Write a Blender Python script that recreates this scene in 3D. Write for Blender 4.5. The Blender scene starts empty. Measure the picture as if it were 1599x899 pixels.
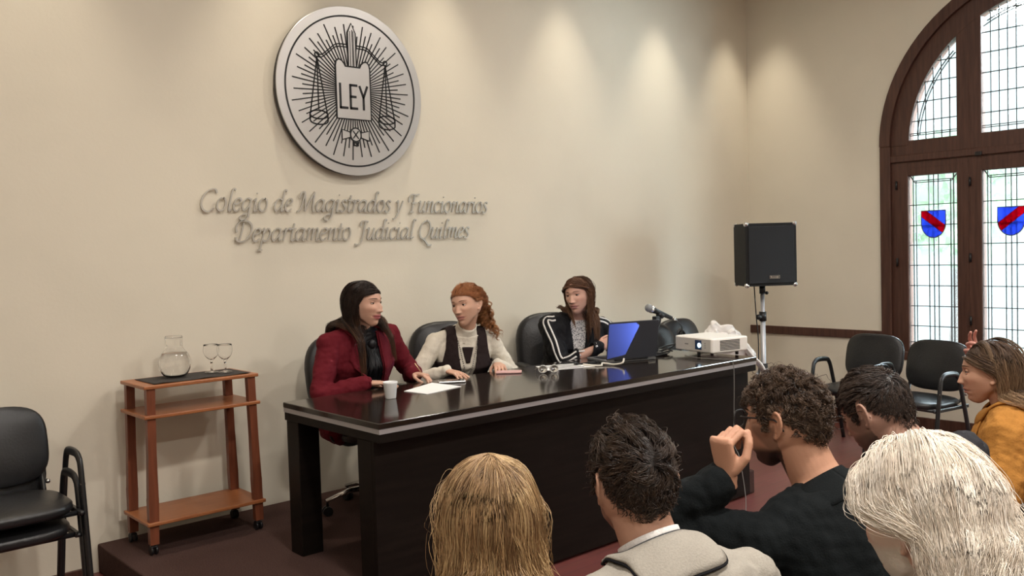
import bpy, bmesh, math, random
import numpy as np
from mathutils import Matrix, Vector
from mathutils.bvhtree import BVHTree

SC = bpy.context.scene
COL = SC.collection
PI = math.pi
RNG = np.random.default_rng(7)

# ------------------------------------------------------------------ camera
cam_data = bpy.data.cameras.new('camera')
cam_data.sensor_width = 36.0
cam_data.lens = 1404.087 / 1599 * 36.0
cam_data.clip_start = 0.05
cam = bpy.data.objects.new('camera', cam_data)
COL.objects.link(cam)
_r = (0.7470149, -0.664144, -0.02969)
_u = (0.05039203, 0.01203575, 0.99865699)
_f = (0.6628947, 0.74750779, -0.04245845)
cam.matrix_world = Matrix(((_r[0], _u[0], -_f[0], 0.0), (_r[1], _u[1], -_f[1], 0.0),
                           (_r[2], _u[2], -_f[2], 1.62), (0, 0, 0, 1)))
SC.camera = cam

# ------------------------------------------------------------------ world, lights, exposure
world = bpy.data.worlds.new('sky')
SC.world = world
world.use_nodes = True
_bg = world.node_tree.nodes['Background']
_bg.inputs[0].default_value = (0.86, 0.97, 1.0, 1)
_bg.inputs[1].default_value = 1.75
SC.view_settings.view_transform = 'Standard'
SC.view_settings.look = 'None'
SC.view_settings.exposure = 0.0
SC.view_settings.gamma = 1.0
SC.view_settings.use_curve_mapping = False

WALL_Y, WALL_X, CEIL = 4.94, 7.45, 4.15
PLAT = 0.15
WARM = (1.0, 0.92, 0.79)


def light(name, kind, loc, energy, color=WARM, target=None, **kw):
    l = bpy.data.lights.new(name, kind)
    l.energy = energy
    l.color = color
    for k, v in kw.items():
        setattr(l, k, v)
    o = bpy.data.objects.new(name, l)
    COL.objects.link(o)
    o.location = loc
    if target is not None:
        o.rotation_euler = (Vector(target) - Vector(loc)).to_track_quat('-Z', 'Y').to_euler()
    return o


# wall-washing downlights in a row close to the end wall, and broad lamps over the room
for _x in (-0.1, 1.2, 2.5, 3.75, 4.95, 6.1, 7.10):
    light('wall_downlight', 'SPOT', (_x, 4.58, 4.08), 74 if _x < 6 else 92, (1.0, 0.90, 0.74), (_x + .03, 4.72, 1.0),
          spot_size=math.radians(58), spot_blend=0.95, shadow_soft_size=0.05)
for _x, _y, _e in ((-1.2, 0.4, 40), (1.5, 0.4, 66), (4.2, 0.5, 56), (1.8, 2.6, 20), (4.6, 2.7, 26), (0.4, -2.2, 46), (3.4, -2.2, 50)):
    light('ceiling_lamp', 'AREA', (_x, _y, 4.08), _e * 1.35, (1.0, 0.94, 0.87), (_x, _y, 0), shape='DISK', size=0.32)
light('window_daylight', 'AREA', (9.9, -2.2, 2.3), 3300, (0.82, 0.93, 1.0), (6.0, 4.9, 1.2), shape='RECTANGLE', size=3.0, size_y=2.6)
_wl = light('window_daylight', 'AREA', (10.4, 2.5, 5.3), 2600, (0.84, 0.93, 1.0), (5.6, 3.3, 1.2), shape='RECTANGLE', size=3.6, size_y=3.0)

# ------------------------------------------------------------------ node materials


def mat(name, color, rough=0.5, metal=0.0, spec=0.5, noise=None, bump=None, attr=None, coat=0.0, trans=0.0,
        ior=1.45, sheen=0.0, emit=None, emit_s=0.0, sss=0.0, coords='Object'):
    m = bpy.data.materials.new(name)
    m.use_nodes = True
    nt = m.node_tree
    b = nt.nodes['Principled BSDF']
    c4 = (*color, 1)
    b.inputs['Base Color'].default_value = c4
    b.inputs['Roughness'].default_value = rough
    b.inputs['Metallic'].default_value = metal
    b.inputs['Specular IOR Level'].default_value = spec
    b.inputs['Coat Weight'].default_value = coat
    b.inputs['Transmission Weight'].default_value = trans
    b.inputs['IOR'].default_value = ior
    b.inputs['Sheen Weight'].default_value = sheen
    if sss:
        b.inputs['Subsurface Weight'].default_value = sss
        b.inputs['Subsurface Radius'].default_value = (0.008, 0.003, 0.002)
    if emit:
        b.inputs['Emission Color'].default_value = (*emit, 1)
        b.inputs['Emission Strength'].default_value = emit_s
    tc = nt.nodes.new('ShaderNodeTexCoord')
    src = None
    if attr:
        a = nt.nodes.new('ShaderNodeAttribute')
        a.attribute_name = attr
        src = a.outputs['Color']
        nt.links.new(src, b.inputs['Base Color'])
    if noise:
        # (scale, colour2, (stretch x,y,z), lo, hi)
        sc, c2, st, lo, hi = noise
        mp = nt.nodes.new('ShaderNodeMapping')
        mp.inputs['Scale'].default_value = st
        nt.links.new(tc.outputs[coords], mp.inputs[0])
        n = nt.nodes.new('ShaderNodeTexNoise')
        n.inputs['Scale'].default_value = sc
        n.inputs['Detail'].default_value = 5
        nt.links.new(mp.outputs[0], n.inputs['Vector'])
        r = nt.nodes.new('ShaderNodeMapRange')
        r.inputs[1].default_value, r.inputs[2].default_value = lo, hi
        nt.links.new(n.outputs[0], r.inputs[0])
        mx = nt.nodes.new('ShaderNodeMix')
        mx.data_type = 'RGBA'
        nt.links.new(r.outputs[0], mx.inputs[0])
        if src:
            nt.links.new(src, mx.inputs[6])
        else:
            mx.inputs[6].default_value = c4
        mx.inputs[7].default_value = (*c2, 1)
        nt.links.new(mx.outputs[2], b.inputs['Base Color'])
    if bump:
        sc, strength, st = bump
        mp = nt.nodes.new('ShaderNodeMapping')
        mp.inputs['Scale'].default_value = st
        nt.links.new(tc.outputs[coords], mp.inputs[0])
        n = nt.nodes.new('ShaderNodeTexNoise')
        n.inputs['Scale'].default_value = sc
        n.inputs['Detail'].default_value = 4
        nt.links.new(mp.outputs[0], n.inputs['Vector'])
        bp = nt.nodes.new('ShaderNodeBump')
        bp.inputs['Strength'].default_value = strength
        bp.inputs['Distance'].default_value = 0.01
        nt.links.new(n.outputs[0], bp.inputs['Height'])
        nt.links.new(bp.outputs[0], b.inputs['Normal'])
    return m


M = {}
M['wall'] = mat('cream_plaster', (0.70, 0.645, 0.535), 0.85, spec=0.2, noise=(1.3, (0.66, 0.61, 0.505), (1, 1, 1), 0.45, 0.7), bump=(60, 0.05, (1, 1, 1)))
M['ceil'] = mat('ceiling_white', (0.75, 0.73, 0.68), 0.9)
M['carpet'] = mat('brown_carpet', (0.056, 0.031, 0.027), 0.95, spec=0.1, noise=(180, (0.086, 0.050, 0.042), (1, 1, 1), 0.4, 0.65), bump=(300, 0.5, (1, 1, 1)))
M['wood_dark'] = mat('dark_oak', (0.085, 0.037, 0.024), 0.45, noise=(6, (0.05, 0.02, 0.013), (8, 8, 0.6), 0.35, 0.7), bump=(30, 0.1, (8, 8, 0.5)))
M['espresso'] = mat('espresso_veneer', (0.0060, 0.0044, 0.0035), 0.42, spec=0.2, noise=(5, (0.010, 0.007, 0.0055), (0.6, 9, 9), 0.4, 0.7))
M['espresso_top'] = mat('polished_espresso', (0.013, 0.009, 0.007), 0.11, spec=0.7, noise=(5, (0.020, 0.013, 0.009), (0.6, 9, 9), 0.4, 0.7), bump=(7, 0.02, (0.7, 6, 6)))
M['alu'] = mat('aluminium_strip', (0.52, 0.52, 0.54), 0.42, metal=0.7)
M['chrome'] = mat('chrome', (0.75, 0.75, 0.76), 0.15, metal=1.0)
M['silver'] = mat('brushed_silver', (0.50, 0.485, 0.47), 0.38, metal=0.55, bump=(70, 0.04, (1, 1, 30)))
M['letter'] = mat('letter_metal', (0.48, 0.455, 0.41), 0.42, metal=0.5)
M['black_ink'] = mat('black_engraving', (0.006, 0.006, 0.007), 0.6)
M['black_plastic'] = mat('black_plastic', (0.012, 0.012, 0.013), 0.4)
M['black_vinyl'] = mat('black_vinyl', (0.012, 0.012, 0.013), 0.36, spec=0.55, bump=(90, 0.12, (1, 1, 1)))
M['black_metal'] = mat('black_metal', (0.01, 0.01, 0.011), 0.35, spec=0.6)
M['speaker_box'] = mat('speaker_carpet', (0.012, 0.012, 0.012), 0.9, bump=(250, 0.4, (1, 1, 1)))
M['grille'] = mat('speaker_grille', (0.006, 0.006, 0.007), 0.7, bump=(400, 0.3, (1, 1, 1)))
M['cart_wood'] = mat('cherry_wood', (0.36, 0.135, 0.05), 0.35, noise=(7, (0.27, 0.09, 0.034), (1, 12, 12), 0.35, 0.7))
M['cart_leg'] = mat('cherry_leg', (0.19, 0.058, 0.028), 0.35, noise=(7, (0.13, 0.04, 0.02), (10, 10, 0.8), 0.35, 0.7))
M['mat_cloth'] = mat('dark_mat_cloth', (0.035, 0.030, 0.028), 0.85, bump=(400, 0.2, (1, 1, 1)))
M['white_paper'] = mat('white_paper', (0.86, 0.85, 0.84), 0.8)
M['white_foam'] = mat('white_foam', (0.80, 0.81, 0.82), 0.55)
M['white_plastic'] = mat('white_plastic', (0.82, 0.79, 0.74), 0.4)
M['white_fabric'] = mat('white_nylon', (0.74, 0.71, 0.69), 0.6, bump=(14, 0.3, (1, 1, 1)))
M['grey_screen'] = mat('phone_glass', (0.02, 0.02, 0.022), 0.08)
M['pink_case'] = mat('pink_case', (0.66, 0.40, 0.38), 0.5)
M['silver_case'] = mat('silver_case', (0.5, 0.5, 0.5), 0.3, metal=0.6)
M['laptop'] = mat('laptop_lid', (0.018, 0.019, 0.026), 0.42)
M['laptop_deck'] = mat('laptop_deck', (0.16, 0.165, 0.17), 0.4, metal=0.4)
M['cable_white'] = mat('cable_white', (0.72, 0.68, 0.60), 0.5)
M['cable_grey'] = mat('cable_grey', (0.16, 0.15, 0.14), 0.5)
M['rubber'] = mat('black_rubber', (0.01, 0.01, 0.01), 0.7)
M['mic_mesh'] = mat('mic_mesh', (0.33, 0.34, 0.34), 0.45, metal=0.6, bump=(500, 0.6, (1, 1, 1)))
M['glass'] = mat('clear_glass', (1, 1, 1), 0.0, trans=1.0, ior=1.45)
M['water'] = mat('water', (1, 1, 1), 0.0, trans=1.0, ior=1.33)
M['lead'] = mat('window_lead', (0.07, 0.078, 0.08), 0.6)
M['shield_blue'] = mat('stained_blue', (0.02, 0.06, 0.62), 0.25)
M['shield_red'] = mat('stained_red', (0.45, 0.01, 0.02), 0.25)
M['bark'] = mat('garden_green', (0.27, 0.40, 0.26), 0.9)


def floor_material():
    m = mat('red_parquet', (0.20, 0.075, 0.06), 0.35)
    nt = m.node_tree
    b = nt.nodes['Principled BSDF']
    tc = nt.nodes.new('ShaderNodeTexCoord')
    mp = nt.nodes.new('ShaderNodeMapping')
    mp.inputs['Rotation'].default_value = (0, 0, 0)
    nt.links.new(tc.outputs['Object'], mp.inputs[0])
    br = nt.nodes.new('ShaderNodeTexBrick')
    br.inputs['Color1'].default_value = (0.165, 0.050, 0.042, 1)
    br.inputs['Color2'].default_value = (0.135, 0.040, 0.033, 1)
    br.inputs['Mortar'].default_value = (0.09, 0.035, 0.028, 1)
    br.inputs['Scale'].default_value = 1.0
    br.inputs['Mortar Size'].default_value = 0.002
    br.inputs['Brick Width'].default_value = 0.75
    br.inputs['Row Height'].default_value = 0.09
    nt.links.new(mp.outputs[0], br.inputs['Vector'])
    n = nt.nodes.new('ShaderNodeTexNoise')
    n.inputs['Scale'].default_value = 5
    mp2 = nt.nodes.new('ShaderNodeMapping')
    mp2.inputs['Scale'].default_value = (1, 9, 1)
    nt.links.new(tc.outputs['Object'], mp2.inputs[0])
    nt.links.new(mp2.outputs[0], n.inputs['Vector'])
    mx = nt.nodes.new('ShaderNodeMix')
    mx.data_type = 'RGBA'
    mx.blend_type = 'MULTIPLY'
    mx.inputs[0].default_value = 0.35
    nt.links.new(br.outputs[0], mx.inputs[6])
    nt.links.new(n.outputs[1], mx.inputs[7])
    nt.links.new(mx.outputs[2], b.inputs['Base Color'])
    return m


M['floor'] = floor_material()


def pane_material():
    m = bpy.data.materials.new('leaded_pane')
    m.use_nodes = True
    nt = m.node_tree
    nt.nodes.clear()
    out = nt.nodes.new('ShaderNodeOutputMaterial')
    tr = nt.nodes.new('ShaderNodeBsdfTransparent')
    tr.inputs[0].default_value = (0.93, 0.97, 0.97, 1)
    rf = nt.nodes.new('ShaderNodeBsdfRefraction')
    rf.inputs['Roughness'].default_value = 0.25
    rf.inputs['IOR'].default_value = 1.1
    rf.inputs[0].default_value = (0.93, 0.98, 0.98, 1)
    gl = nt.nodes.new('ShaderNodeBsdfGlossy')
    gl.inputs['Roughness'].default_value = 0.1
    m1 = nt.nodes.new('ShaderNodeMixShader')
    m1.inputs[0].default_value = 0.45
    nt.links.new(tr.outputs[0], m1.inputs[1])
    nt.links.new(rf.outputs[0], m1.inputs[2])
    m2 = nt.nodes.new('ShaderNodeMixShader')
    m2.inputs[0].default_value = 0.04
    nt.links.new(m1.outputs[0], m2.inputs[1])
    nt.links.new(gl.outputs[0], m2.inputs[2])
    nt.links.new(m2.outputs[0], out.inputs[0])
    return m


M['pane'] = pane_material()


def stained(name, c):
    m = bpy.data.materials.new(name)
    m.use_nodes = True
    nt = m.node_tree
    nt.nodes.clear()
    out = nt.nodes.new('ShaderNodeOutputMaterial')
    tr = nt.nodes.new('ShaderNodeBsdfTransparent')
    tr.inputs[0].default_value = (*c, 1)
    df = nt.nodes.new('ShaderNodeBsdfTranslucent')
    df.inputs[0].default_value = (*c, 1)
    mx = nt.nodes.new('ShaderNodeMixShader')
    mx.inputs[0].default_value = 0.5
    nt.links.new(tr.outputs[0], mx.inputs[1])
    nt.links.new(df.outputs[0], mx.inputs[2])
    nt.links.new(mx.outputs[0], out.inputs[0])
    return m


M['shield_blue'] = stained('stained_blue', (0.085, 0.13, 0.45))
M['shield_red'] = stained('stained_red', (0.30, 0.012, 0.035))

# ------------------------------------------------------------------ mesh helpers
def nrm(v):
    v = np.asarray(v, float)
    n = np.linalg.norm(v, axis=-1, keepdims=True)
    return v / np.maximum(n, 1e-9)


def rotz(a):
    c, s = math.cos(a), math.sin(a)
    return np.array([[c, -s, 0], [s, c, 0], [0, 0, 1.0]])


def roty(a):
    c, s = math.cos(a), math.sin(a)
    return np.array([[c, 0, s], [0, 1, 0], [-s, 0, c]])


def rotx(a):
    c, s = math.cos(a), math.sin(a)
    return np.array([[1, 0, 0], [0, c, -s], [0, s, c]])


def smooth_path(pts, n=8, closed=False):
    """Catmull-Rom through pts."""
    P = np.asarray(pts, float)
    if closed:
        P = np.vstack([P[-1:], P, P[:2]])
    else:
        P = np.vstack([2 * P[0] - P[1], P, 2 * P[-1] - P[-2]])
    out = []
    for i in range(1, len(P) - 2):
        t = np.linspace(0, 1, n, endpoint=False)[:, None]
        a, b, c, d = P[i - 1], P[i], P[i + 1], P[i + 2]
        out.append(0.5 * (2 * b + (c - a) * t + (2 * a - 5 * b + 4 * c - d) * t ** 2 + (3 * b - a - 3 * c + d) * t ** 3))
    out = np.vstack(out)
    if not closed:
        out = np.vstack([out, P[-2:-1]])
    return out


class MB:
    """collects vertices and faces, then links them as ONE mesh object"""

    def __init__(self):
        self.V, self.F, self.S, self.Mi = [], [], [], []
        self.n = 0
        self.mi = 0

    def add(self, V, F, smooth=True):
        V = np.asarray(V, float).reshape(-1, 3)
        self.V.append(V)
        for f in F:
            self.F.append(tuple(int(i) + self.n for i in f))
            self.S.append(smooth)
            self.Mi.append(self.mi)
        self.n += len(V)
        return self

    def use(self, i):
        self.mi = i
        return self

    def box(self, c, s, R=None, bevel=0.0, seg=2):
        bm = bmesh.new()
        bmesh.ops.create_cube(bm, size=1.0)
        for v in bm.verts:
            v.co = Vector((v.co.x * s[0], v.co.y * s[1], v.co.z * s[2]))
        if bevel > 0:
            bmesh.ops.bevel(bm, geom=list(bm.edges), offset=bevel, segments=seg, affect='EDGES', profile=0.5)
        bm.verts.index_update()
        V = np.array([v.co[:] for v in bm.verts])
        F = [[v.index for v in f.verts] for f in bm.faces]
        bm.free()
        if R is not None:
            V = V @ np.asarray(R).T
        self.add(V + np.asarray(c, float), F, smooth=bevel > 0.012)
        return self

    def tube(self, pts, r, n=8, closed=False, cap=True, flat=None, up=None):
        P = np.asarray(pts, float)
        k = len(P)
        r = np.broadcast_to(np.asarray(r, float), (k,)) if np.ndim(r) < 2 else np.asarray(r)
        T = np.zeros_like(P)
        if closed:
            T = np.roll(P, -1, 0) - np.roll(P, 1, 0)
        else:
            T[1:-1] = P[2:] - P[:-2]
            T[0], T[-1] = P[1] - P[0], P[-1] - P[-2]
        T = nrm(T)
        a = np.array(up if up is not None else (0, 0, 1.0), float)
        if abs(T[0] @ a) > 0.95:
            a = np.array((1.0, 0, 0)) if abs(T[0][0]) < 0.9 else np.array((0, 1.0, 0))
        N = []
        cur = a
        for i in range(k):
            if up is not None:
                cur = np.asarray(up, float)
            cur = cur - T[i] * (cur @ T[i])
            cur = cur / max(np.linalg.norm(cur), 1e-9)
            N.append(cur)
        N = np.array(N)
        B = np.cross(T, N)
        th = np.linspace(0, 2 * PI, n, endpoint=False)
        fx = flat if flat is not None else (1.0, 1.0)
        ring = (np.cos(th)[None, :, None] * N[:, None] * fx[0] + np.sin(th)[None, :, None] * B[:, None] * fx[1])
        V = P[:, None] + ring * r[:, None, None]
        V = V.reshape(-1, 3)
        F = []
        m = k if closed else k - 1
        for i in range(m):
            j = (i + 1) % k
            for q in range(n):
                q2 = (q + 1) % n
                F.append((i * n + q, i * n + q2, j * n + q2, j * n + q))
        if cap and not closed:
            F.append(tuple(range(n - 1, -1, -1)))
            F.append(tuple((k - 1) * n + q for q in range(n)))
        # orient outward: B = T x N so ring goes N->B, counter-clockwise about T
        self.add(V, F)
        return self

    def capsule(self, pts, r, n=12, flat=None, up=None):
        """tube with rounded ends"""
        P = np.asarray(pts, float)
        r = np.broadcast_to(np.asarray(r, float), (len(P),)).copy()
        d0, d1 = nrm(P[0] - P[1]), nrm(P[-1] - P[-2])
        A = [P[0] + d0 * r[0] * s for s in (0.98, 0.8, 0.45)]
        ra = [r[0] * s for s in (0.2, 0.6, 0.89)]
        Bp = [P[-1] + d1 * r[-1] * s for s in (0.45, 0.8, 0.98)]
        rb = [r[-1] * s for s in (0.89, 0.6, 0.2)]
        return self.tube(np.vstack([A, P, Bp]), np.concatenate([ra, r, rb]), n, flat=flat, up=up)

    def cyl(self, p0, p1, r0, r1=None, n=20, smooth=True):
        r1 = r0 if r1 is None else r1
        p0, p1 = np.asarray(p0, float), np.asarray(p1, float)
        self.tube([p0, p1], [r0, r1], n)
        if not smooth:
            for i in range(len(self.S) - n - 2, len(self.S)):
                self.S[i] = False
        else:
            self.S[-1] = self.S[-2] = False
        return self

    def lathe(self, prof, n=32, o=(0, 0, 0), R=None):
        prof = np.asarray(prof, float)
        th = np.linspace(0, 2 * PI, n, endpoint=False)
        V = np.stack([prof[:, 0:1] * np.cos(th), prof[:, 0:1] * np.sin(th), np.repeat(prof[:, 1:2], n, 1)], -1).reshape(-1, 3)
        if R is not None:
            V = V @ np.asarray(R).T
        F = []
        k = len(prof)
        for i in range(k - 1):
            for q in range(n):
                q2 = (q + 1) % n
                F.append((i * n + q, i * n + q2, (i + 1) * n + q2, (i + 1) * n + q))
        if prof[0, 0] > 1e-6:
            F.append(tuple(range(n - 1, -1, -1)))
        if prof[-1, 0] > 1e-6:
            F.append(tuple((k - 1) * n + q for q in range(n)))
        self.add(V + np.asarray(o, float), F)
        return self

    def ball(self, c, r, nu=24, nv=14, R=None):
        r = np.broadcast_to(np.asarray(r, float), (3,))
        ph = np.linspace(0, PI, nv + 1)
        th = np.linspace(0, 2 * PI, nu, endpoint=False)
        V = np.stack([np.outer(np.sin(ph), np.cos(th)), np.outer(np.sin(ph), np.sin(th)), np.outer(np.cos(ph), np.ones(nu))], -1)
        V = V.reshape(-1, 3) * r
        if R is not None:
            V = V @ np.asarray(R).T
        F = []
        for i in range(nv):
            for q in range(nu):
                q2 = (q + 1) % nu
                F.append((i * nu + q, (i + 1) * nu + q, (i + 1) * nu + q2, i * nu + q2))
        self.add(V + np.asarray(c, float), F)
        return self

    def loft(self, rings, cap=True, smooth=True, closed=True):
        k, n = len(rings), len(rings[0])
        V = np.asarray(rings, float).reshape(-1, 3)
        F = []
        for i in range(k - 1):
            for q in range(n if closed else n - 1):
                q2 = (q + 1) % n
                F.append((i * n + q, i * n + q2, (i + 1) * n + q2, (i + 1) * n + q))
        if cap:
            F.append(tuple(range(n - 1, -1, -1)))
            F.append(tuple((k - 1) * n + q for q in range(n)))
        self.add(V, F, smooth)
        return self

    def prism(self, poly, z0, z1, fn=None):
        """extruded polygon (x,y) from z0 to z1, fn maps the points"""
        n = len(poly)
        P = np.asarray(poly, float)
        a = 0.5 * np.sum(P[:, 0] * np.roll(P[:, 1], -1) - np.roll(P[:, 0], -1) * P[:, 1])
        if a < 0:
            P = P[::-1]
        V = np.vstack([np.c_[P, np.full(n, z0)], np.c_[P, np.full(n, z1)]])
        F = [tuple(range(n - 1, -1, -1)), tuple(range(n, 2 * n))]
        F += [(i, (i + 1) % n, n + (i + 1) % n, n + i) for i in range(n)]
        if fn is not None:
            V = fn(V)
        self.add(V, F, False)
        return self

    def sheet(self, G, thick, smooth=True):
        """closed thin solid from a grid of points G[u][v]; thickness along the grid normal, downwards"""
        G = np.asarray(G, float)
        a, b = G.shape[:2]
        du = np.gradient(G, axis=0)
        dv = np.gradient(G, axis=1)
        N = nrm(np.cross(du, dv))
        V = np.vstack([G.reshape(-1, 3), (G - N * thick).reshape(-1, 3)])
        F = []
        m = a * b
        for i in range(a - 1):
            for j in range(b - 1):
                q = (i * b + j, (i + 1) * b + j, (i + 1) * b + j + 1, i * b + j + 1)
                F.append(q)
                F.append(tuple(x + m for x in q[::-1]))
        for i in range(a - 1):
            F.append((i * b, i * b + m, (i + 1) * b + m, (i + 1) * b))
            F.append((i * b + b - 1, (i + 1) * b + b - 1, (i + 1) * b + b - 1 + m, i * b + b - 1 + m))
        for j in range(b - 1):
            F.append((j, j + 1, j + 1 + m, j + m))
            F.append(((a - 1) * b + j, (a - 1) * b + j + m, (a - 1) * b + j + 1 + m, (a - 1) * b + j + 1))
        self.add(V, F, smooth)
        return self

    def ribbon(self, pts, W, N, thick=0.002):
        """flat band along pts; W half-width vectors, N normals"""
        P = np.asarray(pts, float)
        W = np.asarray(W, float)
        N = np.asarray(N, float)
        G = np.stack([P - W, P + W], 1)
        Gb = G - (N * thick)[:, None]
        k = len(P)
        V = np.vstack([G.reshape(-1, 3), Gb.reshape(-1, 3)])
        m = 2 * k
        F = []
        for i in range(k - 1):
            a, b, c, d = 2 * i, 2 * i + 1, 2 * i + 3, 2 * i + 2
            F += [(a, b, c, d), (d + m, c + m, b + m, a + m), (a, d, d + m, a + m), (b, b + m, c + m, c)]
        F += [(0, m, m + 1, 1), (2 * k - 2, 2 * k - 1, 2 * k - 1 + m, 2 * k - 2 + m)]
        self.add(V, F, True)
        return self

    def arrays(self):
        return np.vstack(self.V), self.F

    def build(self, name, mats, parent=None, off=None, col=None):
        V = np.vstack(self.V)
        if off is not None:
            V = V - np.asarray(off, float)
        me = bpy.data.meshes.new(name)
        me.from_pydata(V.tolist(), [], self.F)
        mats = mats if isinstance(mats, (list, tuple)) else [mats]
        for m in mats:
            me.materials.append(m)
        me.polygons.foreach_set('use_smooth', self.S)
        if len(mats) > 1:
            me.polygons.foreach_set('material_index', self.Mi)
        me.update()
        if col is not None:
            set_col(me, col)
        o = bpy.data.objects.new(name, me)
        COL.objects.link(o)
        if parent is not None:
            o.parent = parent
        return o


def set_col(me, col):
    a = me.color_attributes.new('tint', 'FLOAT_COLOR', 'POINT')
    c = np.ones((len(me.vertices), 4), np.float32)
    c[:, :3] = col
    a.data.foreach_set('color', c.ravel())


def tag(o, label, cat, group=None, kind=None):
    o['label'] = label
    o['category'] = cat
    if group:
        o['group'] = group
    if kind:
        o['kind'] = kind
    return o


def empty(name, loc, label, cat, group=None, rz=0.0):
    o = bpy.data.objects.new(name, None)
    COL.objects.link(o)
    o.location = loc
    o.rotation_euler = (0, 0, rz)
    o.empty_display_size = 0.1
    return tag(o, label, cat, group)


def struct(o, label=None):
    o['kind'] = 'structure'
    if label:
        o['label'] = label
    return o


def copy_tree(o, parent=None):
    c = o.copy()
    COL.objects.link(c)
    c.parent = parent
    for ch in list(o.children):
        copy_tree(ch, c)
    return c


def raw_obj(V, F, name='tmp'):
    me = bpy.data.meshes.new(name)
    if isinstance(F, np.ndarray):
        F = F.tolist()
    me.from_pydata(np.asarray(V).tolist(), [], F)
    o = bpy.data.objects.new(name, me)
    COL.objects.link(o)
    return o


def voxel_union(mb, voxel, smooth_it=3):
    """fuse the overlapping closed pieces of a MB into one continuous surface"""
    V, F = mb.arrays()
    o = raw_obj(V, F)
    md = o.modifiers.new('r', 'REMESH')
    md.mode = 'VOXEL'
    md.voxel_size = voxel
    dg = bpy.context.evaluated_depsgraph_get()
    dg.update()
    ev = o.evaluated_get(dg)
    me = ev.to_mesh()
    nv = len(me.vertices)
    Vo = np.empty(nv * 3)
    me.vertices.foreach_get('co', Vo)
    Vo = Vo.reshape(-1, 3)
    nf = len(me.polygons)
    lt = np.empty(nf, int)
    me.polygons.foreach_get('loop_total', lt)
    li = np.empty(len(me.loops), int)
    me.loops.foreach_get('vertex_index', li)
    ev.to_mesh_clear()
    md_ = o.data
    bpy.data.objects.remove(o)
    bpy.data.meshes.remove(md_)
    if not np.all(lt == 4):
        st = np.r_[0, np.cumsum(lt)[:-1]]
        ok = lt == 4
        Fq = np.stack([li[st[ok] + k] for k in range(4)], 1)
    else:
        Fq = li.reshape(-1, 4)
    Vo = laplace(Vo, Fq, smooth_it)
    return Vo, Fq


def laplace(V, F, it, lam=0.5, mask=None):
    E = np.vstack([F[:, [0, 1]], F[:, [1, 2]], F[:, [2, 3]], F[:, [3, 0]]])
    i, j = E[:, 0], E[:, 1]
    n = len(V)
    deg = np.bincount(i, minlength=n) + np.bincount(j, minlength=n)
    deg = np.maximum(deg, 1)[:, None]
    for k in range(it):
        l = lam if k % 2 == 0 else -0.45 * lam
        A = np.zeros_like(V)
        for c in range(3):
            A[:, c] = np.bincount(i, V[j, c], n) + np.bincount(j, V[i, c], n)
        D = (A / deg - V) * l
        if mask is not None:
            D *= mask[:, None]
        V = V + D
    return V


def vnormals(V, F):
    N = np.cross(V[F[:, 2]] - V[F[:, 0]], V[F[:, 3]] - V[F[:, 1]])
    out = np.zeros_like(V)
    for k in range(4):
        for c in range(3):
            out[:, c] += np.bincount(F[:, k], N[:, c], len(V))
    return nrm(out)


def quad_obj(name, V, F, material, parent=None, off=None, col=None):
    me = bpy.data.meshes.new(name)
    V = np.asarray(V, float)
    if off is not None:
        V = V - np.asarray(off, float)
    k = F.shape[1]
    me.vertices.add(len(V))
    me.vertices.foreach_set('co', V.ravel())
    me.loops.add(F.size)
    me.loops.foreach_set('vertex_index', F.ravel().astype(np.int32))
    me.polygons.add(len(F))
    me.polygons.foreach_set('loop_start', np.arange(0, F.size, k, dtype=np.int32))
    me.polygons.foreach_set('loop_total', np.full(len(F), k, dtype=np.int32))
    me.update(calc_edges=True)
    me.polygons.foreach_set('use_smooth', np.ones(len(F), bool))
    mats = material if isinstance(material, (list, tuple)) else [material]
    for m in mats:
        me.materials.append(m)
    if col is not None:
        set_col(me, col)
    o = bpy.data.objects.new(name, me)
    COL.objects.link(o)
    if parent is not None:
        o.parent = parent
    return o


def wave_noise(P, scale, seed=0, K=14):
    r = np.random.default_rng(seed)
    out = np.zeros(len(P))
    for k in range(K):
        d = nrm(r.normal(size=3))
        f = 2 * PI / (scale * r.uniform(0.6, 1.7))
        out += np.sin(P @ d * f + r.uniform(0, 6.28) + 0.8 * np.sin(P @ nrm(r.normal(size=3)) * f * 0.5))
    return out / math.sqrt(K)

# ------------------------------------------------------------------ room shell
X0, Y0 = -2.6, -4.2
W0, W1 = 1.05, 3.63            # window opening along the right wall (centre 2.34, radius 1.29)
WC, WR, WZ, WB = 2.34, 1.29, 2.39, 0.60


def arc(c, r, z, n=40, a0=0.0, a1=PI):
    t = np.linspace(a0, a1, n)
    return np.c_[c + r * np.cos(t), z + r * np.sin(t)]


b = MB(); b.box(((X0 + WALL_X) / 2, (Y0 + WALL_Y) / 2, -0.05), (WALL_X - X0 + 0.6, WALL_Y - Y0 + 0.6, 0.1))
struct(b.build('floor', M['floor']))
b = MB(); b.box(((X0 + WALL_X) / 2, (Y0 + WALL_Y) / 2, CEIL + 0.05), (WALL_X - X0 + 0.6, WALL_Y - Y0 + 0.6, 0.1))
struct(b.build('ceiling', M['ceil']))
b = MB(); b.box(((X0 + WALL_X) / 2, WALL_Y + 0.1, CEIL / 2), (WALL_X - X0 + 0.4, 0.2, CEIL))
struct(b.build('wall_back', M['wall']))
b = MB(); b.box((X0 - 0.1, (Y0 + WALL_Y) / 2, CEIL / 2), (0.2, WALL_Y - Y0, CEIL))
struct(b.build('wall_left', M['wall']))
b = MB(); b.box(((X0 + WALL_X) / 2, Y0 - 0.1, CEIL / 2), (WALL_X - X0 + 0.4, 0.2, CEIL))
struct(b.build('wall_front', M['wall']))
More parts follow.
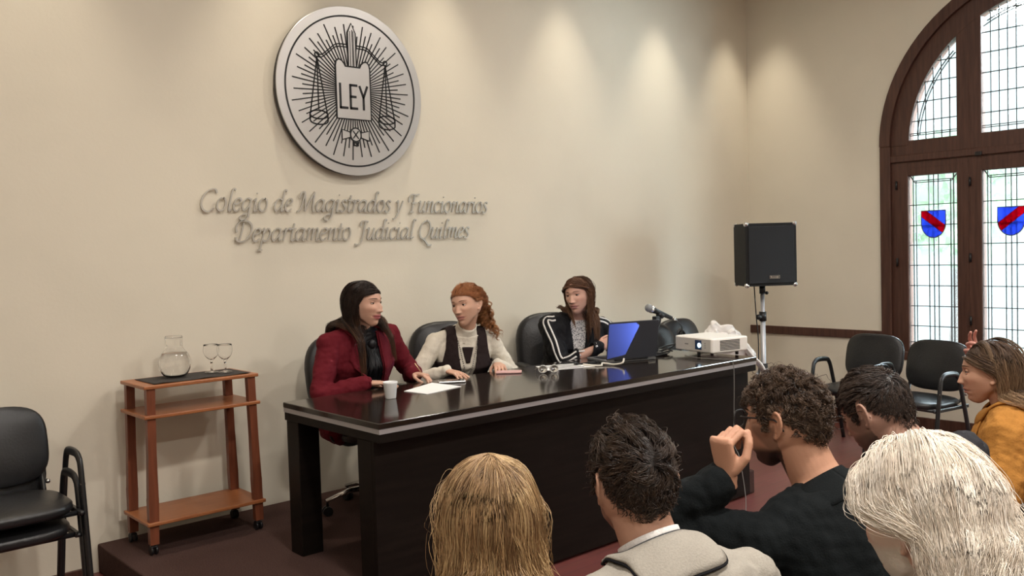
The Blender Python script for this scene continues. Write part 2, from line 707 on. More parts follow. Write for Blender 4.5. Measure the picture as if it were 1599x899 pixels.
# right wall around the arched opening
b = MB()
mp = lambda V: np.c_[WALL_X + V[:, 2], V[:, 0], V[:, 1]]
top = arc(WC, WR, WZ)
b.prism([(Y0, 0), (WALL_Y, 0), (WALL_Y, WB), (Y0, WB)], 0, 0.2, mp)
b.prism([(W1, WB), (WALL_Y, WB), (WALL_Y, WZ), (W1, WZ)], 0, 0.2, mp)
b.prism([(Y0, WB), (W0, WB), (W0, WZ), (Y0, WZ)], 0, 0.2, mp)
b.prism([(WALL_Y, WZ), (WALL_Y, CEIL), (Y0, CEIL), (Y0, WZ)] + [tuple(q) for q in top[::-1]], 0, 0.2, mp)
struct(b.build('wall_right', M['wall']))

b = MB()
b.box((WALL_X - 0.011, (W1 + WALL_Y) / 2, 0.795), (0.022, WALL_Y - W1, 0.075), bevel=0.006)
struct(b.build('trim_1', M['wood_dark']))
b = MB(); b.box((WALL_X - 0.009, (Y0 + WALL_Y) / 2, 0.065), (0.018, WALL_Y - Y0, 0.13), bevel=0.004)
struct(b.build('baseboard_right', M['wood_dark']))
b = MB(); b.box(((X0 + 1.40) / 2, WALL_Y - 0.008, 0.02), (1.40 - X0, 0.016, 0.04), bevel=0.003)
b.box((6.2, WALL_Y - 0.008, 0.06), (2.45, 0.016, 0.12), bevel=0.003)
struct(b.build('baseboard_back', M['wood_dark']))

# platform: dark carpeted low stage
b = MB()
b.box(((1.43 + 4.98) / 2, (3.30 + WALL_Y) / 2, PLAT / 2), (4.98 - 1.43, WALL_Y - 3.30, PLAT), bevel=0.008)
o = b.build('platform', M['carpet'])
struct(o, 'low stage covered in dark brown carpet under the long table')

# ------------------------------------------------------------------ arched leaded window
win = bpy.data.objects.new('window_1', None); COL.objects.link(win); win.location = (WALL_X, WC, WB); struct(win, 'tall arched window with dark wooden frame and leaded glass')
wo = np.array((WALL_X, WC, WB))


def wm(V):      # (y, z, depth into the wall) -> world
    return np.c_[WALL_X + V[:, 2], V[:, 0], V[:, 1]]


BARN = [0]


def bar(b, y0, y1, z0, z1, d0=-0.02, d1=0.07):
    BARN[0] += 1
    d0, d1 = d0 + .0004 * (BARN[0] % 37), d1 + .0005 * (BARN[0] % 31)
    b.box((WALL_X + (d0 + d1) / 2, (y0 + y1) / 2, (z0 + z1) / 2), (d1 - d0, abs(y1 - y0), abs(z1 - z0)), bevel=0.006, seg=1)


PAN = [(3.02, 3.41), (2.424, 2.828), (1.852, 2.256), (1.27, 1.66)]     # four lower leaves
RI = 1.06
b = MB()
# outer casing: arch ring and two posts, proud of the wall
ao, ai = arc(WC, WR + 0.005, WZ, 48), arc(WC, WR - 0.085, WZ, 48)
b.prism(np.vstack([ao, ai[::-1]]), -0.035, 0.10, wm)
bar(b, W1 - 0.085, W1 + 0.005, WB, WZ, -0.035, 0.10)
bar(b, W0 - 0.005, W0 + 0.085, WB, WZ, -0.035, 0.10)
# inner arch ring
ao, ai = arc(WC, WR - 0.085, WZ, 48), arc(WC, RI, WZ, 48)
b.prism(np.vstack([ao, ai[::-1]]), 0.0, 0.09, wm)
bar(b, 3.41, W1 - 0.08, WB, WZ, 0.0, 0.09)
bar(b, W0 + 0.08, 1.27, WB, WZ, 0.0, 0.09)
# mullions, transom, sill
bar(b, 2.828, 3.02, WB, 2.26, 0.0, 0.09)
bar(b, 1.66, 1.852, WB, 2.26, 0.0, 0.09)
bar(b, 2.256, 2.424, WB, 2.26, 0.005, 0.085)
for y0, y1 in ((2.83, 3.018), (1.662, 1.85)):
    bar(b, y0, y1, 2.25, WZ + 0.98, 0.0, 0.09)
bar(b, W0 + 0.08, W1 - 0.08, 2.132, 2.425, 0.0, 0.09)
bar(b, W0 + 0.08, W1 - 0.08, 2.25, 2.31, -0.025, 0.06)
bar(b, W0 + 0.08, W1 - 0.08, WB, 0.67, -0.02, 0.09)
# thin moulding lines around every leaf
for y0, y1 in PAN:
    for (a, c, z0, z1) in ((y0 - .052, y0 - .046, .63, 2.2), (y1 + .046, y1 + .052, .63, 2.2), (y0 - .05, y1 + .05, 2.196, 2.202)):
        bar(b, a, c, z0, z1, -0.006, 0.02)
for y in (2.924, 1.756):
    bar(b, y - .006, y + .006, WB, 2.25, -0.012, 0.02)
    bar(b, y - .004, y + .004, 2.31, 3.36, -0.010, 0.02)
fr = b.build('window_frame', M['wood_dark'], win, wo)
for y, z in [(y, z) for y in (2.912, 1.768) for z in (0.95, 1.45, 2.05)] + [(3.50, 1.42), (3.50, 2.06)]:
    b = MB(); b.cyl((WALL_X - 0.014, y, z - .035), (WALL_X - 0.014, y, z + .035), 0.009, n=10)
    b.build('hinge', M['black_metal'], win, wo)
b = MB(); b.box((WALL_X - 0.03, 2.84, 2.262), (0.02, 0.05, 0.03), bevel=0.004); b.build('latch', M['black_metal'], win, wo)


def clip_arch(y0, y1, zb, n=26):
    """outline of an upper light under the inner arch"""
    def zt(y):
        return WZ + math.sqrt(max(RI ** 2 - (y - WC) ** 2, 0)) - 0.0
    ys = np.linspace(y1, y0, n)
    return [(y0, zb), (y1, zb)] + [(y, max(zt(y), zb)) for y in ys]


def zarch(y, r=RI):
    return WZ + math.sqrt(max(r ** 2 - (y - WC) ** 2, 0))


def lead_line(b, p, q, w=0.0068):
    p, q = np.array(p), np.array(q)
    d = nrm(q - p); nn = np.array((-d[1], d[0])) * w / 2
    b.prism([p + nn, p - nn, q - nn, q + nn], 0.034, 0.046, wm)


ROWS = [1.89, 1.721, 1.559, 1.391, 1.222, 1.053, 0.887, 0.75]
for k, (y0, y1) in enumerate(PAN):
    g = MB(); g.prism([(y0, .66), (y1, .66), (y1, 2.14), (y0, 2.14)], 0.038, 0.042, wm)
    g.build('pane', M['pane'], win, wo)
    b = MB()
    w = y1 - y0
    for z in ROWS:
        lead_line(b, (y0, z), (y1, z))
    for f in (0.095, 0.155, 0.405, 0.50, 0.60, 0.865, 0.925):
        lead_line(b, (y0 + w * f, 0.70 if f in (.155, .865) else 0.66), (y0 + w * f, 2.09 if f in (.155, .865) else 2.14))
    for z in (2.09, 2.075, 0.705):
        lead_line(b, (y0 + w * .125, z), (y1 - w * .105, z))
    lead_line(b, (y0, 2.14), (y0 + w * .125, 2.08)); lead_line(b, (y1, 2.14), (y1 - w * .105, 2.08))
    lead_line(b, (y0, .66), (y0 + w * .125, .71)); lead_line(b, (y1, .66), (y1 - w * .105, .71))
    b.build('leading', M['lead'], win, wo)
    # heraldic shield: blue with a red bend
    cy, cz = (y0 + y1) / 2, 1.755
    hw, tp, bt = 0.098, 0.083, -0.138
    sh = [(-hw, tp), (hw, tp), (hw, -0.02)] + [(hw * math.cos(a), -0.02 + (bt + .02) * math.sin(a)) for a in np.linspace(0.1, PI - .1, 16)] + [(-hw, -0.02)]
    s = -1 if k % 2 == 0 else 1       # y grows to the left as seen from inside
    # oblique band: split the shield outline into blue - red - blue pieces
    dn = nrm(np.array((.80, 1.0)))
    dv = lambda q: (s * q[0]) * dn[0] + q[1] * dn[1]

    def clip(poly, lo, hi):
        for lim, sg in ((lo, 1), (hi, -1)):
            out = []
            for i in range(len(poly)):
                p_, q_ = np.array(poly[i]), np.array(poly[(i + 1) % len(poly)])
                a_, b_ = sg * (dv(p_) - lim), sg * (dv(q_) - lim)
                if a_ >= 0:
                    out.append(tuple(p_))
                if (a_ >= 0) != (b_ >= 0):
                    out.append(tuple(p_ + (q_ - p_) * a_ / (a_ - b_)))
            poly = out
        return poly
    sd = None
    for lo, hi, mm, nm_ in ((-1, -.034, 'shield_blue', 'shield'), (.030, 1, 'shield_blue', 'shield'), (-.034, .030, 'shield_red', 'shield_bend')):
        g = MB(); g.prism([(cy + x, cz + z) for x, z in clip(sh, lo, hi)], 0.026, 0.030, wm)
        g.build(nm_, M[mm], win, wo)
    ed = [(cy + x, cz + z) for x, z in sh]
    g = MB(); g.tube([(WALL_X + .028, y, z) for y, z in ed], .004, 6, closed=True)
    g.build('shield_edge', M['lead'], win, wo)
for (y0, y1) in ((3.02, 3.40), (2.424 - .19, 2.828), (1.852, 2.256 - .19 + .19), (1.28, 1.66)):
    pass
for (y0, y1) in ((3.018, 3.40), (1.85, 2.83), (1.28, 1.662)):
    g = MB(); g.prism(clip_arch(y0, y1, 2.425), 0.038, 0.042, wm)
    g.build('pane', M['pane'], win, wo)
    b = MB()
    n = max(3, int(round((y1 - y0) / .13)))
    for i in range(1, 2 * n):
        y = y0 + (y1 - y0) * i / (2 * n)
        if i % 2 == 0 or i in (1, 2 * n - 1, 3, 2 * n - 3):
            lead_line(b, (y, 2.425), (y, zarch(y)))
    for z in np.arange(2.58, 3.4, .155):
        half = math.sqrt(max(RI ** 2 - (z - WZ) ** 2, 0))
        a, c = max(y0, WC - half), min(y1, WC + half)
        if c - a > 0.02:
            lead_line(b, (a, z), (c, z))
    for rr in (RI - .055, RI - .075):
        pts = [(WC + rr * math.cos(t), WZ + rr * math.sin(t)) for t in np.linspace(0.03, PI - .03, 70)]
        pts = [q for q in pts if y0 < q[0] < y1 and q[1] > 2.43]
        for q0, q1 in zip(pts[:-1], pts[1:]):
            lead_line(b, q0, q1, 0.0065)
    for z in (2.465, 2.48):
        lead_line(b, (y0, z), (y1, z), .006)
    b.build('leading', M['lead'], win, wo)

# what lies beyond the glass: a pale garden wall and two leafy shrubs
def garden_tree(x, y, h, r, seed, label):
    t = empty('garden_tree', (x, y, -.3), label, 'tree', 'trees outside the window')
    b = MB(); b.tube([(x, y, -.3), (x + .05, y, h * .6)], [.12, .07], 10); b.build('trunk', M['wood_dark'], t, (x, y, -.3))
    b = MB(); q = np.random.default_rng(seed)
    for k in range(420):
        d = nrm(q.normal(size=3)) * q.uniform(.35, 1) ** .5 * r
        c = np.array((x, y, h)) + d * (1, 1, 1.15)
        u = nrm(q.normal(size=3)); v = nrm(np.cross(u, q.normal(size=3)))
        sz = q.uniform(.08, .17)
        b.add([c - u * sz, c + v * sz * .5, c + u * sz, c - v * sz * .5], [(0, 1, 2, 3)], False)
    b.build('foliage', M['bark'], t, (x, y, -.3))


garden_tree(11.6, 4.7, 2.1, .75, 4, 'blurred tree outside the leaded window, the one at the frame edge side')
garden_tree(12.2, 3.1, 1.9, .7, 6, 'blurred tree outside the leaded window, farther from the chairs')
b = MB(); b.box((11.0, 2.3, -0.35), (6.6, 9, 0.1)); struct(b.build('ground', mat('courtyard_paving', (0.45, 0.44, 0.42), 0.9)))


# ------------------------------------------------------------------ round emblem on the wall
EC = np.array((3.046, WALL_Y, 2.636))
em = empty('wall_emblem', tuple(EC), 'round brushed silver emblem with scales and LEY tablet above the lettering', 'emblem')
FY = WALL_Y - 0.062


def em_map(V):      # (x, z, height over the disc face)
    return np.c_[EC[0] + V[:, 0], FY - V[:, 2], EC[2] + V[:, 1]]


def flip(V):
    return em_map(V)


class EMB(MB):
    def prism(self, poly, z0, z1, fn=em_map):
        P = np.asarray(poly, float)
        n = len(P)
        a = 0.5 * np.sum(P[:, 0] * np.roll(P[:, 1], -1) - np.roll(P[:, 0], -1) * P[:, 1])
        if a < 0:
            P = P[::-1]
        V = np.vstack([np.c_[P, np.full(n, z0)], np.c_[P, np.full(n, z1)]])
        F = [tuple(range(n - 1, -1, -1)), tuple(range(n, 2 * n))] + [(i, (i + 1) % n, n + (i + 1) % n, n + i) for i in range(n)]
        self.add(em_map(V), F, False)
        return self

    def line(self, p, q, w=0.0062, h=0.003):
        w *= 1.3
        p, q = np.array(p, float), np.array(q, float)
        d = nrm(q - p); nn = np.array((-d[1], d[0])) * w / 2
        return self.prism([p + nn, p - nn, q - nn, q + nn], -0.001, h)

    def poly(self, pts, w=0.0062, closed=False, h=0.003):
        w *= 1.3
        pts = np.asarray(pts, float)
        k = len(pts)
        T = np.zeros_like(pts)
        if closed:
            T = np.roll(pts, -1, 0) - np.roll(pts, 1, 0)
        else:
            T[1:-1] = pts[2:] - pts[:-2]; T[0] = pts[1] - pts[0]; T[-1] = pts[-1] - pts[-2]
        T = nrm(T); Nn = np.c_[-T[:, 1], T[:, 0]] * w / 2
        A, Bb = pts + Nn, pts - Nn
        for i in range(k if closed else k - 1):
            j = (i + 1) % k
            self.prism([A[i], Bb[i], Bb[j], A[j]], -0.001, h)
        return self


th = np.linspace(0, 2 * PI, 128, endpoint=False)
b = MB()
RD = 0.523
prof = [(RD, -0.006), (RD, -0.002), (RD - .002, 0.0)]
rings = [np.c_[EC[0] + r * np.cos(th), np.full(128, FY - h), EC[2] + r * np.sin(th)] for r, h in prof]
b.loft(rings, smooth=False)
disc = b.build('disc', M['silver'], em, EC)
b = MB()
b.loft([np.c_[EC[0] + r * np.cos(th), np.full(128, FY - h), EC[2] + r * np.sin(th)] for r, h in ((RD - .004, -.040), (RD - .004, -.0055))], smooth=False)
b.build('backing_rim', M['black_plastic'], em, EC)
for dx, dz in ((-.3, .3), (.3, .3), (-.3, -.3), (.3, -.3)):
    b = MB(); b.cyl((EC[0] + dx, FY + .04, EC[2] + dz), (EC[0] + dx, WALL_Y, EC[2] + dz), .02, n=12)
    b.build('standoff', M['alu'], em, EC)
e = EMB(); e.poly(np.c_[.464 * np.cos(th), .464 * np.sin(th)], 0.0075, True); e.build('ring_line', M['black_ink'], em, EC)
e = EMB()
rr = np.random.default_rng(3)
TAB = [(-0.122, -0.172), (-0.122, 0.150), (-0.116, 0.178), (-0.098, 0.192), (-0.078, 0.186), (-0.062, 0.170), (-0.054, 0.152), (0.054, 0.152), (0.062, 0.172), (0.080, 0.188), (0.102, 0.192), (0.118, 0.178), (0.125, 0.150), (0.125, -0.172)]
for k in range(76):
    a = 2 * PI * (k + .5) / 76
    L = (0.425, 0.345, 0.405, 0.36)[k % 4] + rr.uniform(-.012, .012)
    d = np.array((math.cos(a), math.sin(a)))
    r0 = 0.12 if abs(d[0]) > .5 else 0.165
    if d[1] > 0.96:
        r0 = .15
    e.line(d * r0, d * L, 0.0052)
e.build('rays', M['black_ink'], em, EC)
e = EMB(); e.prism(TAB, -0.001, 0.0055); e.poly(np.array(TAB)[::1], 0.006, True, 0.0062)
tb = e.build('tablet', [M['silver']], em, EC)
e = EMB(); e.poly(np.array(TAB), 0.007, True, 0.0068)
for st in ([(-0.095, 0.040), (-0.095, -0.105), (-0.046, -0.105)], [(0.024, 0.038), (-0.022, 0.038), (-0.022, -0.105), (0.024, -0.105)], [(-0.022, -0.033), (0.015, -0.033)],
           [(0.046, 0.034), (0.072, -0.034), (0.072, -0.106)], [(0.100, 0.036), (0.072, -0.034)]):
    st = np.array(st)
    for q0, q1 in zip(st[:-1], st[1:]):
        d = nrm(q1 - q0) * .0055
        e.line(q0 - d, q1 + d, 0.0115, 0.0072)
o = e.build('tablet_lettering', M['black_ink'], tb); o.location = (0, 0, 0)
o.data.transform(Matrix.Translation(tuple(-EC)))
# sword blade
e = EMB(); e.prism([(-.028, .150), (-.028, .362), (0, .420), (.028, .362), (.028, .150)], -.001, .005)
sw = e.build('sword', M['silver'], em, EC)
e = EMB()
e.poly([(-.028, .150), (-.028, .362), (0, .420), (.028, .362), (.028, .150)], .006, False, .0062)
for x in (-.012, .004, .012):
    e.line((x, .150), (x, .385 - abs(x)), .004, .0062)
o = e.build('sword_outline', M['black_ink'], sw); o.data.transform(Matrix.Translation(tuple(-EC)))
# scales
for s in (-1, 1):
    e = EMB()
    bp = smooth_path([(s * .03, .288), (s * .108, .282), (s * .16, .245), (s * .208, .208), (s * .235, .204)], 6)
    e.poly(bp, .0055); e.poly(bp - np.array((0, .016)), .0055)
    t16 = np.linspace(0, 2 * PI, 16, endpoint=False)
    e.poly(np.c_[s * .246 + .014 * np.cos(t16), .202 + .014 * np.sin(t16)], .006, True)
    px = s * .246
    for q in (-.058, 0, .058):
        e.line((px, .190), (px + q, -.155 if q else -.128), .0055)
    t32 = np.linspace(0, 2 * PI, 32, endpoint=False)
    e.poly(np.c_[px + .061 * np.cos(t32), -.160 + .026 * np.sin(t32)], .0065, True)
    lo = np.linspace(PI, 2 * PI, 18)
    e.poly(np.vstack([[(px - .061, -.160)], np.c_[px + .061 * np.cos(lo), -.196 + .024 * np.sin(lo)], [(px + .061, -.160)]]), .0065)
    e.build('scale', M['black_ink'], em, EC)
e = EMB()
e.prism(np.c_[.007 + .038 * np.cos(th[::4]), -.268 + .042 * np.sin(th[::4])], -.001, .0045)
for s in (-1, 1):
    e.prism([(.007 + s * .040, -.254), (.007 + s * .098, -.240), (.007 + s * .098, -.302), (.007 + s * .040, -.286)], -.001, .0045)
kn = e.build('sword_knot', M['silver'], em, EC)
e = EMB()
e.poly(np.c_[.007 + .038 * np.cos(th[::4]), -.268 + .042 * np.sin(th[::4])], .0065, True, .0056)
for s in (-1, 1):
    e.poly([(.007 + s * .040, -.254), (.007 + s * .098, -.240), (.007 + s * .098, -.302), (.007 + s * .040, -.286)], .006, True, .0056)
    e.line((.007 - .020, -.268 - s * .024), (.007 + .020, -.268 + s * .024), .006, .0056)
    e.line((.007 + s * .02, -.312), (.007 + s * .012, -.335), .006, .0056)
e.line((-.012, -.335), (.026, -.335), .006, .0056); e.line((-.010, -.318), (.024, -.318), .006, .0056)
o = e.build('knot_outline', M['black_ink'], kn); o.data.transform(Matrix.Translation(tuple(-EC)))


# ------------------------------------------------------------------ calligraphic lettering
GL = {   # strokes in units of the x-height; advance last
    'o': ([[(.52, .98), (.25, .95), (.06, .62), (.08, .22), (.30, .0), (.55, .12), (.68, .48), (.62, .85), (.45, 1.0)]], .80),
    'a': ([[(.62, .92), (.40, 1.0), (.12, .72), (.06, .28), (.22, .02), (.42, .18), (.62, .55), (.68, .98)], [(.68, .98), (.62, .30), (.68, .02), (.86, .14)]], .88),
    'd': ([[(.62, .92), (.40, 1.0), (.12, .72), (.06, .28), (.22, .02), (.42, .18), (.62, .55), (.70, .98)], [(.95, 1.60), (.80, 1.72), (.72, 1.45), (.62, .30), (.68, .02), (.86, .14)]], .88),
    'e': ([[(.10, .48), (.40, .58), (.58, .78), (.48, 1.0), (.25, .92), (.07, .50), (.12, .12), (.32, .0), (.58, .20)]], .68),
    'g': ([[(.62, .92), (.40, 1.0), (.12, .72), (.06, .30), (.22, .06), (.42, .20), (.62, .55), (.68, .98)], [(.68, .98), (.62, .20), (.55, -.45), (.25, -.72), (-.05, -.58), (.10, -.32), (.45, -.18)]], .86),
    'i': ([[(.02, .80), (.20, .98), (.18, .60), (.14, .12), (.24, .0), (.42, .16)], [(.24, 1.36), (.28, 1.42)]], .44),
    'l': ([[(.55, 1.62), (.38, 1.72), (.28, 1.45), (.16, .25), (.22, .0), (.42, .16)]], .44),
    's': ([[(.52, .88), (.32, 1.0), (.16, .80), (.30, .56), (.46, .32), (.36, .04), (.14, .0), (.02, .14)]], .60),
    't': ([[(.30, 1.38), (.22, .85), (.15, .18), (.26, .0), (.46, .14)], [(.02, .96), (.48, .98)]], .48),
    'r': ([[(.02, .80), (.20, .98), (.18, .55), (.10, .0)], [(.16, .55), (.32, .88), (.48, 1.0), (.58, .86)]], .58),
    'n': ([[(.02, .80), (.20, .98), (.17, .50), (.10, .0)], [(.15, .50), (.36, .88), (.54, .98), (.60, .75), (.54, .16), (.62, .0), (.80, .14)]], .82),
    'm': ([[(.02, .80), (.20, .98), (.17, .50), (.10, .0)], [(.15, .50), (.34, .88), (.50, .98), (.56, .75), (.48, .0)], [(.52, .45), (.72, .88), (.88, .98), (.94, .75), (.88, .16), (.96, .0), (1.14, .14)]], 1.16),
    'u': ([[(.02, .82), (.18, .98), (.16, .60), (.12, .18), (.24, .0), (.42, .16), (.60, .60)], [(.66, .98), (.58, .25), (.66, .0), (.84, .14)]], .86),
    'c': ([[(.56, .84), (.42, 1.0), (.20, .88), (.07, .48), (.14, .10), (.34, .0), (.58, .20)]], .66),
    'y': ([[(.02, .82), (.18, .98), (.20, .55), (.26, .02)], [(.66, .98), (.50, .45), (.28, -.10), (.05, -.55), (-.18, -.62)]], .76),
    'p': ([[(.02, .80), (.20, .98), (.14, .30), (.02, -.70)], [(-.14, -.70), (.20, -.70)], [(.16, .55), (.38, .95), (.60, .92), (.68, .55), (.52, .10), (.28, .0), (.14, .12)]], .82),
    'C': ([[(1.18, 1.35), (1.05, 1.62), (.70, 1.62), (.28, 1.25), (.10, .65), (.26, .12), (.66, -.06), (1.06, .22)]], 1.24),
    'M': ([[(.02, 1.05), (.16, 1.50), (.42, 1.58), (.40, 1.20), (.30, .55), (.12, .06), (-.06, .0)], [(.42, 1.58), (.56, .80), (.62, .02)], [(.62, .02), (.90, .85), (1.26, 1.60)], [(1.26, 1.60), (1.22, .80), (1.26, .08), (1.44, .06)]], 1.50),
    'F': ([[(.08, .85), (.04, 1.25), (.26, 1.56), (.60, 1.56), (1.06, 1.60)], [(.58, 1.56), (.50, .80), (.40, .10), (.24, .0)], [(.34, .80), (.82, .84)], [(.22, .0), (.58, .0)]], 1.06),
    'D': ([[(.56, 1.45), (.48, .80), (.36, .04)], [(.10, .70), (.02, 1.10), (.28, 1.52), (.74, 1.60), (1.14, 1.32), (1.20, .75), (.92, .18), (.46, -.02), (.14, .12), (.06, .34)]], 1.32),
    'J': ([[(.30, 1.15), (.36, 1.50), (.62, 1.60), (.98, 1.52)], [(.72, 1.56), (.62, .70), (.50, -.10), (.26, -.42), (-.06, -.40)]], .92),
    'Q': ([[(.78, 1.62), (.36, 1.40), (.10, .80), (.20, .20), (.56, -.02), (.98, .30), (1.16, .90), (1.02, 1.45), (.72, 1.62)], [(.40, .0), (.72, -.20), (1.10, -.62), (1.42, -.60)]], 1.24),
    ' ': ([], .46),
}


def letter_mesh(strokes, xh, ox, oz):
    b = MB()
    nib = nrm(np.array((math.cos(.62), math.sin(.62))))
    for si_, st in enumerate(strokes):
        p = smooth_path(np.array(st, float), 7) if len(st) > 2 else np.array(st, float)
        p = np.c_[p[:, 0] + .16 * p[:, 1], p[:, 1]]
        T = np.zeros_like(p); T[1:-1] = p[2:] - p[:-2]; T[0] = p[1] - p[0]; T[-1] = p[-1] - p[-2]
        T = nrm(T)
        w = .062 + .090 * np.abs(T[:, 0] * nib[1] - T[:, 1] * nib[0])
        Nn = np.c_[-T[:, 1], T[:, 0]] * w[:, None] / 2
        A, Bb = p + Nn, p - Nn
        k = len(p)
        q = np.vstack([A, Bb])
        def to3(q, h):
            return np.c_[ox + q[:, 0] * xh, np.full(len(q), WALL_Y - h), oz + q[:, 1] * xh]
        V = np.vstack([to3(q, .022 + .0009 * si_), to3(q, .012 + .0007 * si_)])
        F = []
        m = 2 * k
        q[:k] += 0
        for i in range(k - 1):
            f = (i, i + k, i + k + 1, i + 1)
            F.append(f); F.append(tuple(x + m for x in f[::-1]))
            F.append((i + 1, i + 1 + m, i + m, i)); F.append((i + k, i + k + m, i + k + 1 + m, i + k + 1))
        F.append((0, m, k + m, k)); F.append((k - 1, 2 * k - 1, 2 * k - 1 + m, k - 1 + m))
        b.add(V, F, False)
    return b


def sign_line(text, x0, x1, zb, xh, label):
    tot = sum(GL[c][1] for c in text)
    sx = (x1 - x0) / (tot * xh)
    root = empty('wall_lettering', ((x0 + x1) / 2, WALL_Y, zb), label, 'sign', 'silver lettering on the wall')
    x = x0
    for c in text:
        st, adv = GL[c]
        if st:
            st = [[(px * sx, pz) for px, pz in s] for s in st]
            b = letter_mesh(st, xh, x, zb)
            b.build('letter', M['letter'], root, ((x0 + x1) / 2, WALL_Y, zb))
        x += adv * xh * sx


sign_line('Colegio de Magistrados y Funcionarios', 2.045, 4.15, 1.890, 0.074, 'raised silver wall lettering, upper line reading Colegio de Magistrados y Funcionarios')
sign_line('Departamento Judicial Quilmes', 2.245, 3.975, 1.714, 0.074, 'raised silver wall lettering, lower line reading Departamento Judicial Quilmes')

# ------------------------------------------------------------------ long table
tb = empty('conference_table', (3.48, 3.65, PLAT), 'long dark espresso table with silver edge strip on the low stage', 'table')
to = np.array((3.48, 3.65, PLAT))
TX0, TX1, TY0, TY1, TZ = 2.075, 4.90, 3.215, 4.075, 0.90
cx_, cy_ = (TX0 + TX1) / 2, (TY0 + TY1) / 2
b = MB(); b.box((cx_, cy_, TZ - .0135), (TX1 - TX0, TY1 - TY0, .027), bevel=.003, seg=1); b.build('tabletop', M['espresso_top'], tb, to)
b = MB(); b.box((cx_, cy_, TZ - .0375), (TX1 - TX0 - .004, TY1 - TY0 - .004, .021)); b.build('edge_strip', M['alu'], tb, to)
b = MB()
for y in (TY0 + .03, TY1 - .03):
    b.box((cx_, y, TZ - .068), (TX1 - TX0 - .008, .05, .040), bevel=.002, seg=1)
for x in (TX0 + .03, TX1 - .03):
    b.box((x, cy_, TZ - .068), (.05, TY1 - TY0 - .1, .040), bevel=.002, seg=1)
b.build('apron', M['espresso'], tb, to)
for x in (TX0 + .068, TX1 - .068):
    for y in (TY0 + .140, TY1 - .068):
        b = MB(); b.box((x, y, (TZ - .088 + PLAT) / 2), (.115, .115, TZ - .088 - PLAT), bevel=.003, seg=1)
        b.build('leg', M['espresso'], tb, to)
b = MB(); b.box((cx_, TY0 + .072, (TZ - .088 + .02) / 2), (TX1 - TX0 - .02, .020, TZ - .088 - .02)); b.build('modesty_panel', M['espresso'], tb, to)

# ------------------------------------------------------------------ trolley
ct = empty('serving_trolley', (1.855, 4.675, PLAT), 'reddish cherry wood serving trolley with three shelves against the cream wall', 'trolley')
co = np.array((1.855, 4.675, PLAT))
for z, dx in ((1.0, 0), (.852, .004), (.318, .012)):
    b = MB(); b.box((1.857, 4.678, z - .009), (.605 + dx * 2, .345 + dx, .018), bevel=.004)
    b.build('shelf', M['cart_wood'], ct, co)
for sx in (-1, 1):
    for sy in (-1, 1):
        b = MB()
        xt, yt = 1.857 + sx * .265, 4.678 + sy * .145
        xb, yb = 1.857 + sx * .280, 4.678 + sy * .148
        rings = []
        for z, hw in ((.991, .0215), (.65, .0205), (.44, .0245), (.43, .0255), (.205, .0215)):
            f = (.991 - z) / .786
            x, y = xt + (xb - xt) * f, yt + (yb - yt) * f
            rings.append([(x + hw * s, y + .017 * t, z) for s, t in ((-1, -1), (-1, 1), (1, 1), (1, -1))])
        b.loft(rings, smooth=False)
        lg = b.build('leg', M['cart_leg'], ct, co)
        b = MB()
        b.cyl((xb, yb, .208), (xb, yb, .19), .010, n=12)
        b.box((xb, yb + .006, .193), (.030, .034, .010), bevel=.003)
        for s in (-1, 1):
            b.cyl((xb + s * .006, yb + .008, .173), (xb + s * .017, yb + .008, .173), .0225, n=20)
        o = b.build('caster', M['black_plastic'], lg); o.data.transform(Matrix.Translation(tuple(-co)))
# cloth on the trolley, jug, glasses
G = []
for u in np.linspace(0, 1, 26):
    row = []
    for v in np.linspace(0, 1, 12):
        x, y = 1.615 + .515 * u, 4.535 + .275 * v
        z = 1.0035 + .004 * max(0, math.sin(u * 15 + v * 2)) * (1 - min(1, v * 2.2))
        row.append((x, y, z))
    G.append(row)
b = MB(); b.sheet(G, .002)
o = b.build('tray_cloth', M['mat_cloth']); tag(o, 'dark grey cloth runner lying on the wooden trolley top', 'cloth')
jb = np.array((1.787, 4.70, 1.0085))
jug = empty('water_jug', tuple(jb), 'round clear glass water jug with wide neck on the trolley cloth', 'jug')
outp = [(0, 0), (.040, 0), (.062, .012), (.078, .045), (.081, .075), (.074, .107), (.056, .135), (.045, .150), (.043, .165), (.043, .200), (.046, .207)]
inp = [(.043, .207), (.040, .200), (.040, .165), (.042, .150), (.053, .134), (.071, .107), (.078, .075), (.075, .046), (.060, .016), (.040, .006), (0, .006)]
b = MB(); b.lathe([(r * 1.0, z) for r, z in smooth_path(outp, 3)] + [(max(r, 0), z) for r, z in smooth_path(inp, 3)], 48, jb); b.build('jug_body', M['glass'], jug, jb)
b = MB(); b.lathe([(0, .0065), (.039, .0065), (.0595, .0165), (.0745, .046), (.0775, .075), (.0706, .1065), (.0600, .1255), (0, .1255)], 48, jb); b.build('water', M['water'], jug, jb)
b = MB(); b.lathe([(.0385, .163), (.0385, .172), (.0410, .206), (.0430, .213), (0.0, .214)], 40, jb); b.build('jug_lid', M['glass'], jug, jb)


GOB = mat('goblet_glass', (1, 1, 1), 0.0, trans=1.0, ior=1.25)


